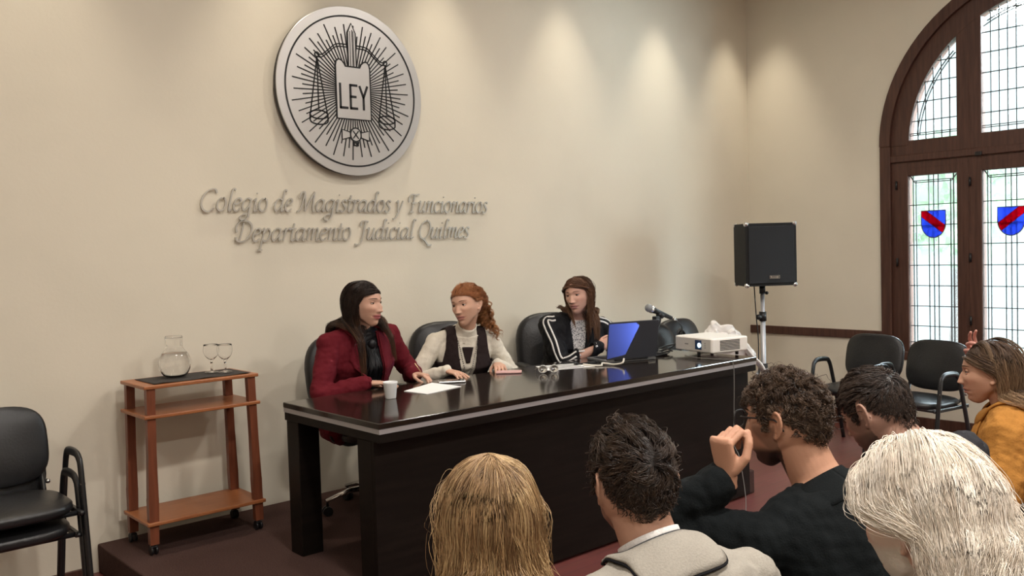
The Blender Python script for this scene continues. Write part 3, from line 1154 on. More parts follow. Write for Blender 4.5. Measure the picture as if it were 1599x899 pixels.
def goblet(p, label):
    p = np.array(p)
    g = empty('wine_glass', tuple(p), label, 'glass', 'stemmed glasses on the trolley')
    op = smooth_path([(0, 0), (.034, 0), (.033, .003), (.010, .008), (.006, .016), (.0058, .055), (.011, .066), (.031, .086), (.040, .108), (.041, .125), (.038, .150)], 3)[:, :2]
    ip = smooth_path([(.0372, .150), (.0398, .125), (.0388, .108), (.0298, .087), (.008, .070), (0, .069)], 3)[:, :2]
    k = int(np.argmax(op[:, 1] > .058))
    b = MB(); b.lathe(np.vstack([op[:k], [(0, op[k - 1, 1] + .001)]]), 32, p); b.build('stem', M['glass'], g, p)
    b = MB(); b.lathe([(max(r, 0), z) for r, z in np.vstack([[(0, op[k - 1, 1])], op[k - 1:], ip])], 32, p); b.build('bowl', GOB, g, p)
    return g


goblet((1.985, 4.700, 1.0085), 'clear stemmed glass on the trolley, the one nearer the jug')
goblet((2.035, 4.640, 1.0085), 'clear stemmed glass on the trolley, the one nearer the trolley corner')


# ------------------------------------------------------------------ visitor chairs (black vinyl, arched arm frames)
def superring(c, hx, hy, R=None, n=40, e=3.2):
    t = np.linspace(0, 2 * PI, n, endpoint=False)
    x = np.sign(np.cos(t)) * np.abs(np.cos(t)) ** (2 / e) * hx
    y = np.sign(np.sin(t)) * np.abs(np.sin(t)) ** (2 / e) * hy
    return x, y


def pad(b, c, hx, hy, th, R, e=3.6, crown=.012, curve=0.0, n=44):
    """upholstered pad: superellipse outline in local x,y; thickness along local z; curve bends it about y"""
    c = np.asarray(c, float)
    rings = []
    for z, s in ((-th / 2, .88), (-th / 2 + .006, .96), (-th * .15, 1.0), (th * .2, .995), (th / 2 - .008, .955), (th / 2, .86), (th / 2 + crown * .6, .6), (th / 2 + crown, .25)):
        x, y = superring(c, hx * s, hy * s, n=n, e=e)
        z_ = np.full(n, z) + curve * ((x / hx) ** 2)
        rings.append(np.c_[x, y, z_] @ np.asarray(R).T + c)
    b.loft(rings)
    return b


def visitor_chair(loc, rz, label, group):
    """local: faces -y, x to the side"""
    root = empty('visitor_chair', loc, label, 'chair', group, rz)
    b = MB(); pad(b, (0, -.01, .455), .250, .230, .055, np.eye(3), e=3.4, crown=.02)
    b.build('seat', M['black_vinyl'], root)
    Rb = rotx(math.radians(90 - 12))     # pad normal looks to -y, leaning back
    Rb = np.array([[1, 0, 0], [0, 0, -1.0], [0, 1, 0]])
    a = math.radians(-12)
    Rb = rotx(a) @ Rb
    b = MB(); pad(b, (0, .245, .685), .250, .185, .045, Rb, e=3.4, crown=.012, curve=-.018)
    b.build('backrest', M['black_vinyl'], root)
    for s in (-1, 1):
        x = s * .275
        p = smooth_path([(x, -.235, .0), (x, -.195, .30), (x, -.150, .60), (x, -.125, .655), (x, -.08, .672), (x, .02, .668), (x, .06, .645), (x, .095, .56), (x, .17, .30), (x, .245, .0)], 5)
        b = MB(); b.tube(p, .016, 10, flat=(.75, 1.25))
        b.build('arm_frame', M['black_metal'], root)
        b = MB(); b.box((s * .255, .01, .425), (.02, .40, .025), bevel=.004)
        b.tube([(s * .21, .10, .43), (s * .21, .21, .46), (s * .205, .245, .60)], .012, 8)
        b.cyl((s * .25, -.19, .425), (s * .27, -.19, .425), .011, n=10)
        b.build('side_bracket', M['chrome'] if False else M['black_metal'], root)
        b = MB(); b.ball((s * .232, .225, .50), .012); b.build('bolt', M['chrome'], root)
        b = MB(); b.cyl((x - s * .01, -.165, .545), (x + s * .01, -.165, .545), .008, n=10); b.build('bolt', M['chrome'], root)
    for y in (-.17, .12):
        b = MB(); b.cyl((-.272, y, .425), (.272, y, .425), .012, n=10); b.build('cross_bar', M['black_metal'], root)
    return root


# local: chair faces -y -> rz rotates it about z
visitor_chair((0.885, 4.40, 0.0), 0.0, 'black vinyl visitor chair by the left wall, lower chair of the stack', 'black visitor chairs')
visitor_chair((0.895, 4.375, 0.10), 0.0, 'black vinyl visitor chair by the left wall, upper chair of the stack', 'black visitor chairs')
visitor_chair((6.62, 3.46, 0.0), -PI / 2 - .10, 'empty black visitor chair against the right wall under the chair rail', 'black visitor chairs')
visitor_chair((6.42, 2.89, 0.0), -PI / 2 - .16, 'empty black visitor chair in front of the leaded window', 'black visitor chairs')


# ------------------------------------------------------------------ office armchairs behind the table
def office_chair(loc, rz, label, arm=True):
    root = empty('office_chair', loc, label, 'chair', 'black office armchairs', rz)
    b = MB(); pad(b, (0, -.02, .475), .255, .245, .085, np.eye(3), e=3.4, crown=.02); b.build('seat', M['black_vinyl'], root)
    Rb = rotx(math.radians(-10)) @ np.array([[1, 0, 0], [0, 0, -1.0], [0, 1, 0]])
    b = MB(); pad(b, (0, .265, .745), .248, .265, .075, Rb, e=3.0, crown=.02, curve=-.035); b.build('backrest', M['black_vinyl'], root)
    b = MB()
    b.cyl((0, 0, .43), (0, 0, .20), .028, n=18)
    b.cyl((0, 0, .22), (0, 0, .10), .042, n=18)
    b.build('gas_lift', M['black_plastic'], root)
    b = MB(); b.box((0, .02, .425), (.22, .26, .03), bevel=.008)
    b.tube(smooth_path([(0, .10, .42), (0, .26, .42), (0, .315, .50), (0, .32, .60)], 5), .026, 10, flat=(1.4, .5), up=(1, 0, 0))
    b.build('mechanism', M['black_metal'], root)
    if arm:
        for s in (-1, 1):
            x = s * .285
            b = MB(); b.tube(smooth_path([(s * .22, -.02, .44), (x, -.02, .46), (x, -.02, .62), (x, -.02, .655)], 4), .014, 8)
            b.tube(smooth_path([(x, -.16, .665), (x, -.02, .67), (x, .14, .665)], 5), .024, 10, flat=(.6, 1.2), up=(0, 0, 1))
            b.build('armrest', M['black_plastic'], root)
    for k in range(5):
        a = k * 2 * PI / 5 + .35
        d = np.array((math.cos(a), math.sin(a), 0))
        b = MB(); b.tube([d * .03 + (0, 0, .135), d * .16 + (0, 0, .125), d * .29 + (0, 0, .085)], [.026, .022, .015], 10, flat=(.7, 1.0), up=(0, 0, 1))
        lg = b.build('base_leg', M['chrome'], root)
        b = MB(); e_ = d * .285; t = np.array((-d[1], d[0], 0))
        b.cyl(e_ + (0, 0, .085), e_ + (0, 0, .05), .008, n=8)
        for s in (-1, 1):
            b.cyl(e_ + t * s * .006 + (0, 0, .028), e_ + t * s * .022 + (0, 0, .028), .027, n=16)
        b.build('caster', M['black_plastic'], lg)
    return root


office_chair((2.80, 4.40, PLAT), 0.02, 'black office armchair behind the woman in the burgundy blazer')
office_chair((3.52, 4.52, PLAT), -.40, 'black office armchair behind the woman in the white turtleneck')
office_chair((4.42, 4.46, PLAT), -.42, 'black office armchair behind the woman in the striped jacket')
office_chair((5.42, 4.30, 0), -.3, 'empty black office armchair between the laptop and the projector')
office_chair((5.96, 4.40, 0), -.15, 'black office armchair with the white bag, beside the loudspeaker stand')

# ------------------------------------------------------------------ loudspeaker on a stand
sp = np.array((6.33, 4.09, 1.27))
nf = nrm(np.array((-.564, -.826, 0)))
spz = math.atan2(nf[0], -nf[1])          # local -y looks along nf
ls = empty('loudspeaker', tuple(sp), 'black boxy loudspeaker with metal corners on top of the stand', 'loudspeaker', None, spz)
w_, d_, h_ = .42, .37, .50
b = MB(); b.prism([(-w_ / 2, -d_ / 2), (w_ / 2, -d_ / 2), (w_ / 2 - .05, d_ / 2), (-w_ / 2 + .05, d_ / 2)], 0.005, h_); b.build('cabinet', M['speaker_box'], ls)
b = MB(); b.box((0, -d_ / 2 - .004, h_ / 2), (w_ - .045, .012, h_ - .05), bevel=.004); b.build('grille', M['grille'], ls)
for sx in (-1, 1):
    for z in (0.012, h_ - .007):
        b = MB(); b.ball((sx * (w_ / 2 - .012), -d_ / 2 + .010, z), (.021, .019, .019)); b.build('corner_protector', M['chrome'], ls)
        b = MB(); b.ball((sx * (w_ / 2 - .062), d_ / 2 - .012, z), (.019, .019, .019)); b.build('corner_protector', M['chrome'], ls)
b = MB(); b.box((.02, -d_ / 2 - .0125, .075), (.088, .005, .024), bevel=.002); bd = b.build('badge', M['black_plastic'], ls)
b = MB()
for y0, y1, x0, x1 in ((.085, .087, -.022, .062), (.063, .065, -.022, .062)):
    b.box(((x0 + x1) / 2, -d_ / 2 - .016, (y0 + y1) / 2), (x1 - x0, .002, y1 - y0))
for x0, x1 in ((-.022, -.020), (.060, .062)):
    b.box(((x0 + x1) / 2, -d_ / 2 - .016, .075), (x1 - x0, .002, .024))
for k in range(7):
    b.box((-.010 + k * .010, -d_ / 2 - .016, .0745 + .002 * (k == 0)), (.006, .002, .008 + .005 * (k in (0, 5))))
b.build('badge_lettering', M['chrome'], bd)
b = MB(); b.cyl((0, 0, -.002), (0, 0, .02), .05, n=20); b.cyl((0, 0, -.055), (0, 0, .0), .024, n=20); b.build('pole_cup', M['black_plastic'], ls)
st = empty('speaker_stand', (sp[0], sp[1], 0), 'silver tripod stand with black clamp carrying the loudspeaker', 'stand')
b = MB(); b.cyl((0, 0, .62), (0, 0, 1.24), .0165, n=18); b.build('pole', M['alu'], st)
b = MB(); b.cyl((0, 0, .10), (0, 0, 1.02), .0205, n=18); b.build('lower_pole', M['alu'], st)
b = MB(); b.cyl((0, 0, .985), (0, 0, 1.06), .029, n=20); b.box((-.035, 0, 1.02), (.05, .02, .02), bevel=.004); b.ball((-.065, 0, 1.02), (.016, .022, .022)); b.build('clamp', M['black_plastic'], st)
b = MB(); b.cyl((0, 0, 1.205), (0, 0, 1.215), .024, n=16); b.ball((.032, -.02, 1.21), .014); b.build('top_knob', M['black_plastic'], st)
for k in range(3):
    a = k * 2 * PI / 3 + .5
    d = np.array((math.cos(a), math.sin(a), 0))
    b = MB(); b.tube([d * .025 + (0, 0, .60), d * .45 + (0, 0, .02)], .0125, 10)
    lg = b.build('leg', M['alu'], st)
    b = MB(); b.ball(d * .452 + (0, 0, .022), .021); b.build('rubber_foot', M['rubber'], lg)
    b = MB(); b.tube([d * .022 + (0, 0, .22), d * .235 + (0, 0, .31)], .008, 8); b.build('brace', M['alu'], st)
b = MB(); b.cyl((0, 0, .575), (0, 0, .64), .032, n=18); b.build('collar', M['black_plastic'], st)
b = MB(); b.tube(smooth_path([(sp[0] - .085, sp[1] + .02, 1.275), (sp[0] - .075, sp[1] + .01, 1.0), (sp[0] - .07, sp[1], .85), (sp[0] - .06, sp[1], .5), (sp[0] - .10, sp[1] - .1, .02)], 8), .0045, 8)
o = b.build('speaker_cable', M['rubber']); tag(o, 'thin dark cable hanging down beside the loudspeaker pole', 'cable')

# ------------------------------------------------------------------ things on the table
T = TZ
c0 = np.array((2.485, 3.735, T))
cup = empty('foam_cup', tuple(c0), 'small white foam cup at the left end of the table', 'cup')
b = MB(); b.lathe([(0, .0005), (.025, .0005), (.027, .003), (.0345, .075), (.0365, .078), (.0365, .084), (.0345, .0845), (.033, .078), (.0255, .006), (0, .006)], 36, c0); b.build('cup_body', M['white_foam'], cup, c0)
b = MB(); b.lathe([(.0, .060), (.0312, .060), (.0312, .0602), (0, .0606)], 28, c0); b.build('coffee', mat('coffee', (.05, .02, .01), .1), cup, c0)
b = MB(); b.prism([(2.655, 3.865), (2.675, 3.690), (2.945, 3.752), (2.925, 3.985)], T + .0005, T + .003); o = b.build('paper_sheet', M['white_paper']); tag(o, 'white sheets of paper lying beside the foam cup', 'paper')


def phone(c, rz, col, label, face, dx=.15):
    r = empty('smartphone', (c[0], c[1], T), label, 'phone', 'phones on the table', rz)
    b = MB(); b.box((0, 0, .006), (dx, .074, .010), bevel=.004); b.build('case', col, r)
    b = MB(); b.box((0, 0, .0113), (dx - .010, .066, .0012), bevel=.0005, seg=1); b.build('screen', face, r)


phone((3.015, 3.925), -.55, M['silver_case'], 'dark smartphone with silver edge lying near the paper', M['grey_screen'])
phone((3.455, 3.945), -.75, M['pink_case'], 'pink cased smartphone in front of the turtleneck woman', mat('pink_back', (.60, .36, .35), .35))

# eyeglasses of clear plastic lying on the table
er = empty('eyeglasses', (3.585, 3.745, T), 'clear rimmed eyeglasses lying on the table before the papers', 'eyeglasses', None, -.5)
clear = mat('clear_acetate', (.86, .84, .80), .15, trans=.5)
b = MB()
for s in (-1, 1):
    t = np.linspace(0, 2 * PI, 28, endpoint=False)
    b.tube(np.c_[s * .034 + .025 * np.cos(t), np.full(28, 0.0), .026 + .021 * np.sin(t)], .0026, 8, closed=True)
b.tube(smooth_path([(-.010, 0, .030), (0, -.002, .034), (.010, 0, .030)], 5), .0026, 8)
b.build('rim', clear, er)
for s in (-1, 1):
    b = MB(); b.tube(smooth_path([(s * .059, 0, .034), (s * .062, .03, .030), (s * .055, .10, .012), (s * .045, .135, .004)], 5), .0026, 8); b.build('temple', clear, er)
    b = MB(); b.lathe([(0, -.0006), (.0235, -.0006), (.0235, .0006), (0, .0006)], 28, (s * .034, 0, .026), rotx(PI / 2) @ np.eye(3)); b.build('lens', M['glass'], er)

# printed papers
b = MB(); b.prism([(3.74, 4.02), (3.66, 3.83), (3.95, 3.72), (4.03, 3.90)], T + .0005, T + .002)
o = b.build('printed_sheet', M['white_paper']); tag(o, 'loose printed sheet in front of the striped jacket woman', 'paper')
b = MB()
for k in range(4):
    f = k / 4
    p0 = np.array((3.735 - .075 * f, 3.99 - .17 * f)); d = np.array((.28, -.112))
    q = [p0 + d * .12, p0 + d * .8, p0 + d * .8 + (-.006, -.016), p0 + d * .12 + (-.006, -.016)]
    b.prism(q, T + .002, T + .0026)
x = b.build('printed_rows', M['black_ink'], o)

# laptop: the lid's back faces the audience
LC = np.array((4.265, 3.705, T))
la = math.atan2(3.655 - 3.773, 4.462 - 4.11)
lp = empty('laptop', tuple(LC), 'open dark laptop with blue light falling across its lid', 'laptop', None, la)
b = MB(); b.box((0, .125, .009), (.36, .25, .016), bevel=.004); b.build('keyboard_deck', M['laptop_deck'], lp)
b = MB()
for r in range(5):
    for c in range(12):
        b.box((-.148 + c * .027, .08 + r * .027, .018), (.022, .022, .002))
b.build('keys', M['black_plastic'], lp)
Rl = rotx(math.radians(10))      # lid leans back towards the audience
b = MB(); b.box(np.array((0, -.004, .020)) + Rl @ np.array((0, 0, .120)), (.36, .009, .240), Rl, bevel=.003); b.build('lid', mat('laptop_lid_blue_grey', (.030, .032, .040), .5), lp)
b = MB(); b.box(np.array((0, .002, .020)) + Rl @ np.array((0, .0, .122)), (.335, .001, .205), Rl); b.build('screen', mat('lit_screen', (.02, .02, .03), .2, emit=(.25, .4, 1.0), emit_s=.8), lp)
b = MB(); b.cyl((-.12, .0, .016), (.12, .0, .016), .007, n=12); b.build('hinge', M['black_plastic'], lp)
# white cable in front
b = MB(); b.tube(smooth_path([(3.93, 3.80, T + .010), (3.955, 3.73, T + .006), (3.985, 3.70, T + .006), (4.03, 3.73, T + .012), (4.05, 3.66, T + .008), (4.06, 3.60, T + .02), (4.078, 3.60, T + .045)], 8), .0055, 8)
o = b.build('white_cable', M['cable_white']); tag(o, 'short thick white cable lying in front of the laptop', 'cable')
b = MB(); b.tube(smooth_path([(3.82, 3.93, T + .012), (3.90, 3.86, T + .02), (3.97, 3.86, T + .006), (4.02, 3.79, T + .02), (4.05, 3.80, T + .008), (3.98, 3.82, T + .006), (3.93, 3.88, T + .006)], 8), .004, 8)
b.box((3.99, 3.785, T + .012), (.05, .022, .016), bevel=.004)
o = b.build('adapter_cable', M['rubber']); tag(o, 'black adapter cable tangled beside the white cable', 'cable')

# projector
pa = math.atan2(3.289 - 3.422, 4.914 - 4.623)        # its long vented side
PC = np.array((4.725, 3.555, T))
fd = nrm(np.array((4.623 - 4.705, 3.422 - 3.783)))    # along the front, from far to near corner
pj = empty('projector', tuple(PC), 'white projector with lit lens and vent slots at the table end', 'projector', None, math.atan2(fd[1], fd[0]) + PI / 2)
# local: -x is the lens side normal, y along the front to the far corner
PW, PD, PH = .365, .30, .095
b = MB(); b.box((PD / 2 - .02, 0, .028 + PH / 2), (PD, PW, PH), bevel=.012, seg=3); b.build('housing', M['white_plastic'], pj)
b = MB(); b.box((-.021, 0, .028 + PH / 2), (.006, PW - .02, PH - .012), bevel=.002, seg=1); b.build('front_panel', mat('projector_front', (.66, .63, .58), .5), pj)
b = MB(); b.box((-.0255, -.055, .028 + PH * .52), (.004, .060, .060), bevel=.001, seg=1); rim = b.build('lens_recess', mat('lens_window', (.02, .05, .12), .1), pj)
b = MB(); b.lathe([(0, 0), (.015, 0), (.015, .003), (.010, .006), (0, .007)], 28, (-.0275, -.068, .028 + PH * .50), roty(-PI / 2))
b.build('lens', mat('lit_lens', (.2, .3, .4), .05, emit=(.62, .85, 1.0), emit_s=4.0), pj)
b = MB()
for k in range(7):
    b.box((.125, -PW / 2 - .0005, .028 + .020 + k * .0095), (.165, .004, .0045))
b.build('vent', M['black_plastic'], pj)
b = MB()
for k in range(3):
    b.ball((-.0245, -.118, .028 + .062 - k * .014), (.001, .004, .004))
for k in range(6):
    b.box((-.0245, .075 - k * .006, .028 + PH * .5), (.001, .004, .006))
b.build('front_marks', M['cable_grey'], pj)
for x, y in ((.0, -.03), (.24, -.12), (.24, .12)):
    b = MB(); b.cyl((x, y, 0.0), (x, y, .03), .011, n=14); b.build('foot', M['black_plastic'], pj)
lens_w = Matrix.Rotation(pj.rotation_euler.z, 4, 'Z') @ Vector((-.05, -.055, .028 + PH * .52)) + Vector(PC)
ldir = Matrix.Rotation(pj.rotation_euler.z, 4, 'Z') @ Vector((-1, 0.0, .12))
# the projected blue picture falls across part of the laptop lid: the beam carries its own picture shape
bpy.context.view_layer.update()
lm = Matrix.Rotation(la, 4, 'Z'); lm.translation = Vector(LC)


def lid_pt(x, h):
    return np.array(lm @ Vector(tuple(np.array((0, -.004, .020)) + Rl @ np.array((x, -.006, h)))))


quad = [lid_pt(-.160, .224), lid_pt(.030, .224), lid_pt(.055, .205), lid_pt(-.030, .030), lid_pt(-.160, .010)]
cen = lid_pt(-.07, .13)
sl = light('projector_beam', 'SPOT', lens_w, 520, (.13, .22, 1.0), tuple(cen), spot_size=math.radians(60), spot_blend=0.05, shadow_soft_size=0.0)
bpy.context.view_layer.update()
inv = sl.matrix_world.inverted()
uv = []
for q in quad:
    p_ = inv @ Vector(q); uv.append((p_.x / -p_.z, p_.y / -p_.z))
ar = sum(uv[i][0] * uv[(i + 1) % 5][1] - uv[(i + 1) % 5][0] * uv[i][1] for i in range(5))
if ar < 0:
    uv = uv[::-1]
sl.data.use_nodes = True
nt = sl.data.node_tree
emn = nt.nodes['Emission']
tcn = nt.nodes.new('ShaderNodeTexCoord')
sx = nt.nodes.new('ShaderNodeSeparateXYZ')
nt.links.new(tcn.outputs['Normal'], sx.inputs[0])


def mth(op, a, b=None):
    n = nt.nodes.new('ShaderNodeMath'); n.operation = op
    for i, v in enumerate((a, b)):
        if v is None:
            continue
        if isinstance(v, (int, float)):
            n.inputs[i].default_value = v
        else:
            nt.links.new(v, n.inputs[i])
    return n.outputs[0]


az_ = mth('ABSOLUTE', sx.outputs['Z'])
U, V_ = mth('DIVIDE', sx.outputs['X'], az_), mth('DIVIDE', sx.outputs['Y'], az_)
acc = None
for i in range(5):
    (x0, y0), (x1, y1) = uv[i], uv[(i + 1) % 5]
    # inside when cross(edge, point) > 0
    e_ = mth('SUBTRACT', mth('MULTIPLY', mth('SUBTRACT', V_, y0), x1 - x0), mth('MULTIPLY', mth('SUBTRACT', U, x0), y1 - y0))
    g_ = mth('GREATER_THAN', e_, 0.0)
    acc = g_ if acc is None else mth('MULTIPLY', acc, g_)
nt.links.new(acc, emn.inputs['Strength'])
# cable hanging over the front edge, black cables behind
b = MB(); b.tube(smooth_path([(4.62, 3.56, T + .012), (4.60, 3.45, T + .006), (4.615, 3.32, T + .006), (4.63, 3.225, T + .008), (4.633, 3.206, T - .02), (4.634, 3.203, T - .12), (4.62, 3.20, T - .35), (4.605, 3.195, T - .50), (4.59, 3.14, .30), (4.50, 3.05, .02), (4.2, 3.0, .006)], 8), .0026, 8)
o = b.build('hanging_cable', M['cable_grey']); tag(o, 'thin grey cable hanging over the table front edge from the projector', 'cable')
b = MB()
for k in range(3):
    t = np.linspace(0, 2 * PI, 24)
    b.tube(np.c_[4.60 + .075 * np.cos(t + k) + .03 * k, 3.77 + .05 * np.sin(t + k), T + .007 + .008 * k + .004 * np.sin(3 * t)], .0042, 8)
b.tube(smooth_path([(4.64, 3.80, T + .01), (4.74, 3.86, T + .03), (4.88, 3.80, T + .05), (4.98, 3.70, T + .02), (5.0, 3.62, T - .05), (5.0, 3.6, .4), (5.05, 3.6, .02)], 8), .005, 8)
o = b.build('cable_coil', M['rubber']); tag(o, 'coiled black cables lying behind the projector', 'cable')
b = MB()
b.tube(smooth_path([(4.97, 3.96, T + .007), (5.00, 3.98, T + .12), (5.03, 3.97, T + .165), (5.08, 3.94, T + .12), (5.10, 3.92, T - .02), (5.12, 3.9, .45), (5.15, 3.85, .02)], 8), .006, 8)

# microphone on a short desk stand
mh, mt = np.array((4.560, 3.80, 1.213)), np.array((4.795, 3.745, 1.112))
md = nrm(mt - mh)
mr = empty('microphone', tuple(mh), 'handheld microphone with grey mesh head angled up behind the laptop', 'microphone')
b = MB(); b.ball(mh, (.0265, .0265, .0265)); b.build('mesh_head', M['mic_mesh'], mr, mh)
b = MB(); b.tube([mh + md * .020, mh + md * .030], [.0262, .0262], 20); b.build('head_ring', M['chrome'], mr, mh)
b = MB(); b.tube([mh + md * .030, mh + md * .06, mh + md * .20], [.024, .0185, .0125], 20); b.build('mic_body', M['black_plastic'], mr, mh)
b = MB(); b.tube([mh + md * .20, mh + md * .245], [.0095, .0095], 16); b.build('connector', M['chrome'], mr, mh)
bp = mh + md * .10
b = MB()
b.tube(smooth_path([bp + (0, 0, -.018), bp + (-.01, .0, -.06), bp + (-.03, .01, -.12), (bp[0] - .035, bp[1] + .01, T + .02)], 5), .009, 10)
b.tube([bp - md * .022 + (0, 0, -.012), bp + md * .022 + (0, 0, -.012)], .019, 14)
b.box(bp + np.array((-.045, 0, -.035)), (.04, .035, .035), bevel=.005)
b.build('mic_clip', M['black_plastic'], mr, mh)
b = MB(); b.lathe([(0, 0), (.065, 0), (.063, .012), (.02, .022), (0, .022)], 28, (bp[0] - .035, bp[1] + .01, T)); b.build('desk_base', M['black_metal'], mr, mh)
e_ = mh + md * .245
b = MB(); b.tube(smooth_path([e_, e_ + md * .025 + (0, 0, -.012), e_ + (.045, -.01, -.05), e_ + (.04, .0, -.11), e_ + (.0, .04, -.18), (4.74, 3.87, T + .006), (4.66, 3.90, T + .006), (4.58, 3.93, T + .006)], 8), .0045, 8)
o = b.build('microphone_cable', M['rubber']); tag(o, 'black cable curving down from the microphone end', 'cable')

# white bag slumped on the far chair
bgp = np.array((5.80, 4.18, .52))
bg = empty('tote_bag', tuple(bgp), 'crumpled white bag with pointed folds on the chair beyond the projector', 'bag')
Rb = rotz(-.75)
tb_ = lambda q: np.asarray(q, float) @ Rb.T + bgp
b = MB()
b.ball(tb_((0, 0, .14)), (.245, .16, .15), 32, 18, Rb)
b.ball(tb_((.02, -.02, .31)), (.20, .11, .10), 28, 16, Rb)
b.ball(tb_((-.06, -.01, .26)), (.155, .12, .13), 28, 16, Rb)
b.ball(tb_((.12, .0, .24)), (.13, .11, .13), 28, 16, Rb)
b.prism([(-.21, .22), (-.13, .34), (-.06, .41), (-.012, .490), (.012, .488), (.045, .452), (.095, .474), (.130, .468), (.24, .34), (.31, .22), (.22, .1), (-.2, .1)], -.04, .05, lambda V: tb_(np.c_[V[:, 0], V[:, 2], V[:, 1]]))
b.prism([(-.10, .20), (-.04, .40), (.0, .44), (.06, .30), (.05, .15)], -.11, .0, lambda V: tb_(np.c_[V[:, 0], V[:, 2], V[:, 1]]))
b.prism([(.06, .20), (.10, .42), (.14, .44), (.22, .28), (.2, .15)], -.10, .0, lambda V: tb_(np.c_[V[:, 0], V[:, 2], V[:, 1]]))
Vb, Fb = voxel_union(b, .006, 16)
Nb = vnormals(Vb, Fb)
Vb = Vb + Nb * (.010 * wave_noise(Vb * np.array((1, 1, .6)), .16, 5) + .004 * wave_noise(Vb, .06, 6))[:, None]
quad_obj('bag_body', laplace(Vb, Fb, 2), Fb, M['white_fabric'], bg, bgp)
b = MB()
pts = np.array([(-.10, -.11, .28), (-.06, -.16, .33), (.05, -.17, .31), (.16, -.10, .30)]) @ Rb.T + bgp
b.tube(smooth_path(pts, 6), .022, 10, flat=(1.0, .35), up=(0, 0, 1)); b.build('dark_trim', mat('dark_fabric', (.02, .02, .024), .8), bg, bgp)
for s in (-1, 1):
    b = MB()
    pts = np.array([(-.19, .02 * s, .30), (-.23, .03 * s, .40), (-.26, .05 * s, .44), (-.28, .03 * s, .40), (-.27, .03 * s, .28)]) @ Rb.T + bgp
    b.tube(smooth_path(pts, 6), .009, 8)
    b.build('handle', M['black_plastic'], bg, bgp)
# white sleeve of cloth hanging from the chair arm towards the table end
G = []
for u in np.linspace(0, 1, 22):
    row = []
    for v in np.linspace(0, 1, 12):
        p = np.array((.16 + .24 * u, -.14 + .16 * v - .07 * u, .31 - .24 * u * u - .06 * u)) + np.array((0, 0, .015 * math.sin(v * 9 + u * 4) + .012 * math.sin(u * 11)))
        row.append(p @ Rb.T + bgp)
    G.append(row)
b = MB(); b.sheet(G, .012); b.build('hanging_flap', M['white_fabric'], bg, bgp)

# ------------------------------------------------------------------ people: heads, bodies, clothes, hair
def sstep(a, b, x):
    t = np.clip((x - a) / (b - a), 0, 1)
    return t * t * (3 - 2 * t)


def gs(x, s):
    return np.exp(-(x / s) ** 2)


def head_shape(D, male=False, full=0.0, smile=0.0, nose=1.0):
    """unit directions -> points on the head; x right, y forward, z up (metres)"""
    ax, ay, az = .0755, .097, .117
    r = 1 / np.sqrt((D[:, 0] / ax) ** 2 + (D[:, 1] / ay) ** 2 + (D[:, 2] / az) ** 2)
    P = D * r[:, None]
    x, y, z = P[:, 0].copy(), P[:, 1].copy(), P[:, 2].copy()
    low = sstep(-.010, -.112, z)
    jaw = .28 if male else .38
    front = sstep(-.03, .04, y)
    x *= 1 - (jaw - full) * low * (.55 + .45 * front)
    x *= 1 - .05 * sstep(.02, .10, z)
    x *= 1 - .085 * front * sstep(.045, -.02, z)
    # flatten the face front a little, carry the chin forward, cut the back of the head into the neck
    y += front * low * (.022 if male else .021)
    back = 1 - front
    y += back * sstep(-.02, -.10, z) * .040
    z += back * sstep(-.04, -.11, z) * .020
    y -= (1 - front) * .006 * gs(z - .03, .06)
    f = sstep(.02, .06, y)
    ax_ = np.abs(x)
    # forehead, brow, sockets
    y += f * .003 * gs(z - .060, .03)
    y += f * (.0055 if male else .003) * gs(z - .029, .008) * gs(ax_ - .026, .024)
    y -= f * .0105 * gs(z - .010, .012) * gs(ax_ - .031, .015)
    y -= f * .005 * gs(z - .012, .010) * gs(ax_, .010)
    # cheekbones and cheeks
    x += np.sign(x) * f * .004 * gs(z + .012, .018) * gs(ax_ - .055, .02)
    y += f * .0045 * gs(z + .018, .016) * gs(ax_ - .036, .016) * (1 + smile)
    # nose
    t = np.clip((.014 - z) / .046, 0, 1)
    nz = np.where(z > -.032, .004 + .0175 * t ** 1.25, .0215 * np.exp(-((z + .032) / .0062) ** 2))
    nz = np.where(z > .014, .004 * gs(z - .014, .012), nz)
    w = .0070 + .0052 * t
    y += nose * f * nz * gs(x, w * 1.1)
    y += nose * f * .0085 * gs(z + .0315, .0065) * gs(ax_ - .0125, .0058)
    # lips
    mw = .021 + .005 * smile
    mz = -.0605 + .004 * smile * (ax_ / .024) ** 2
    body = gs(x, mw)
    y += f * .0050 * gs(z - (mz + .0062), .0046) * body
    y += f * .0060 * gs(z - (mz - .0066), .0052) * gs(x, mw * .85)
    y -= f * .0036 * gs(z - mz, .0020) * gs(x, mw * 1.15)
    y -= f * .0050 * gs(z - (mz - .0175), .0060) * gs(x, .02)
    y -= f * .0030 * gs(ax_ - .027 - .003 * smile, .005) * gs(z - mz, .008)
    # chin and jaw corner
    y += f * (.0085 if male else .0075) * gs(z + .099, .012) * gs(x, .020)
    x += np.sign(x) * (.004 if male else .001) * gs(z + .065, .02) * gs(y - .02, .025)
    return np.c_[x, y, z]


def head_grid(nu=150, nv=120, **kw):
    ph = np.linspace(0.0, PI, nv + 1)
    th = np.linspace(0, 2 * PI, nu, endpoint=False) + PI / 2
    D = np.stack([np.outer(np.sin(ph), np.cos(th)), np.outer(np.sin(ph), np.sin(th)), np.outer(np.cos(ph), np.ones(nu))], -1).reshape(-1, 3)
    P = head_shape(D, **kw)
    F = []
    for i in range(nv):
        for q in range(nu):
            q2 = (q + 1) % nu
            F.append((i * nu + q, (i + 1) * nu + q, (i + 1) * nu + q2, i * nu + q2))
    return P, F


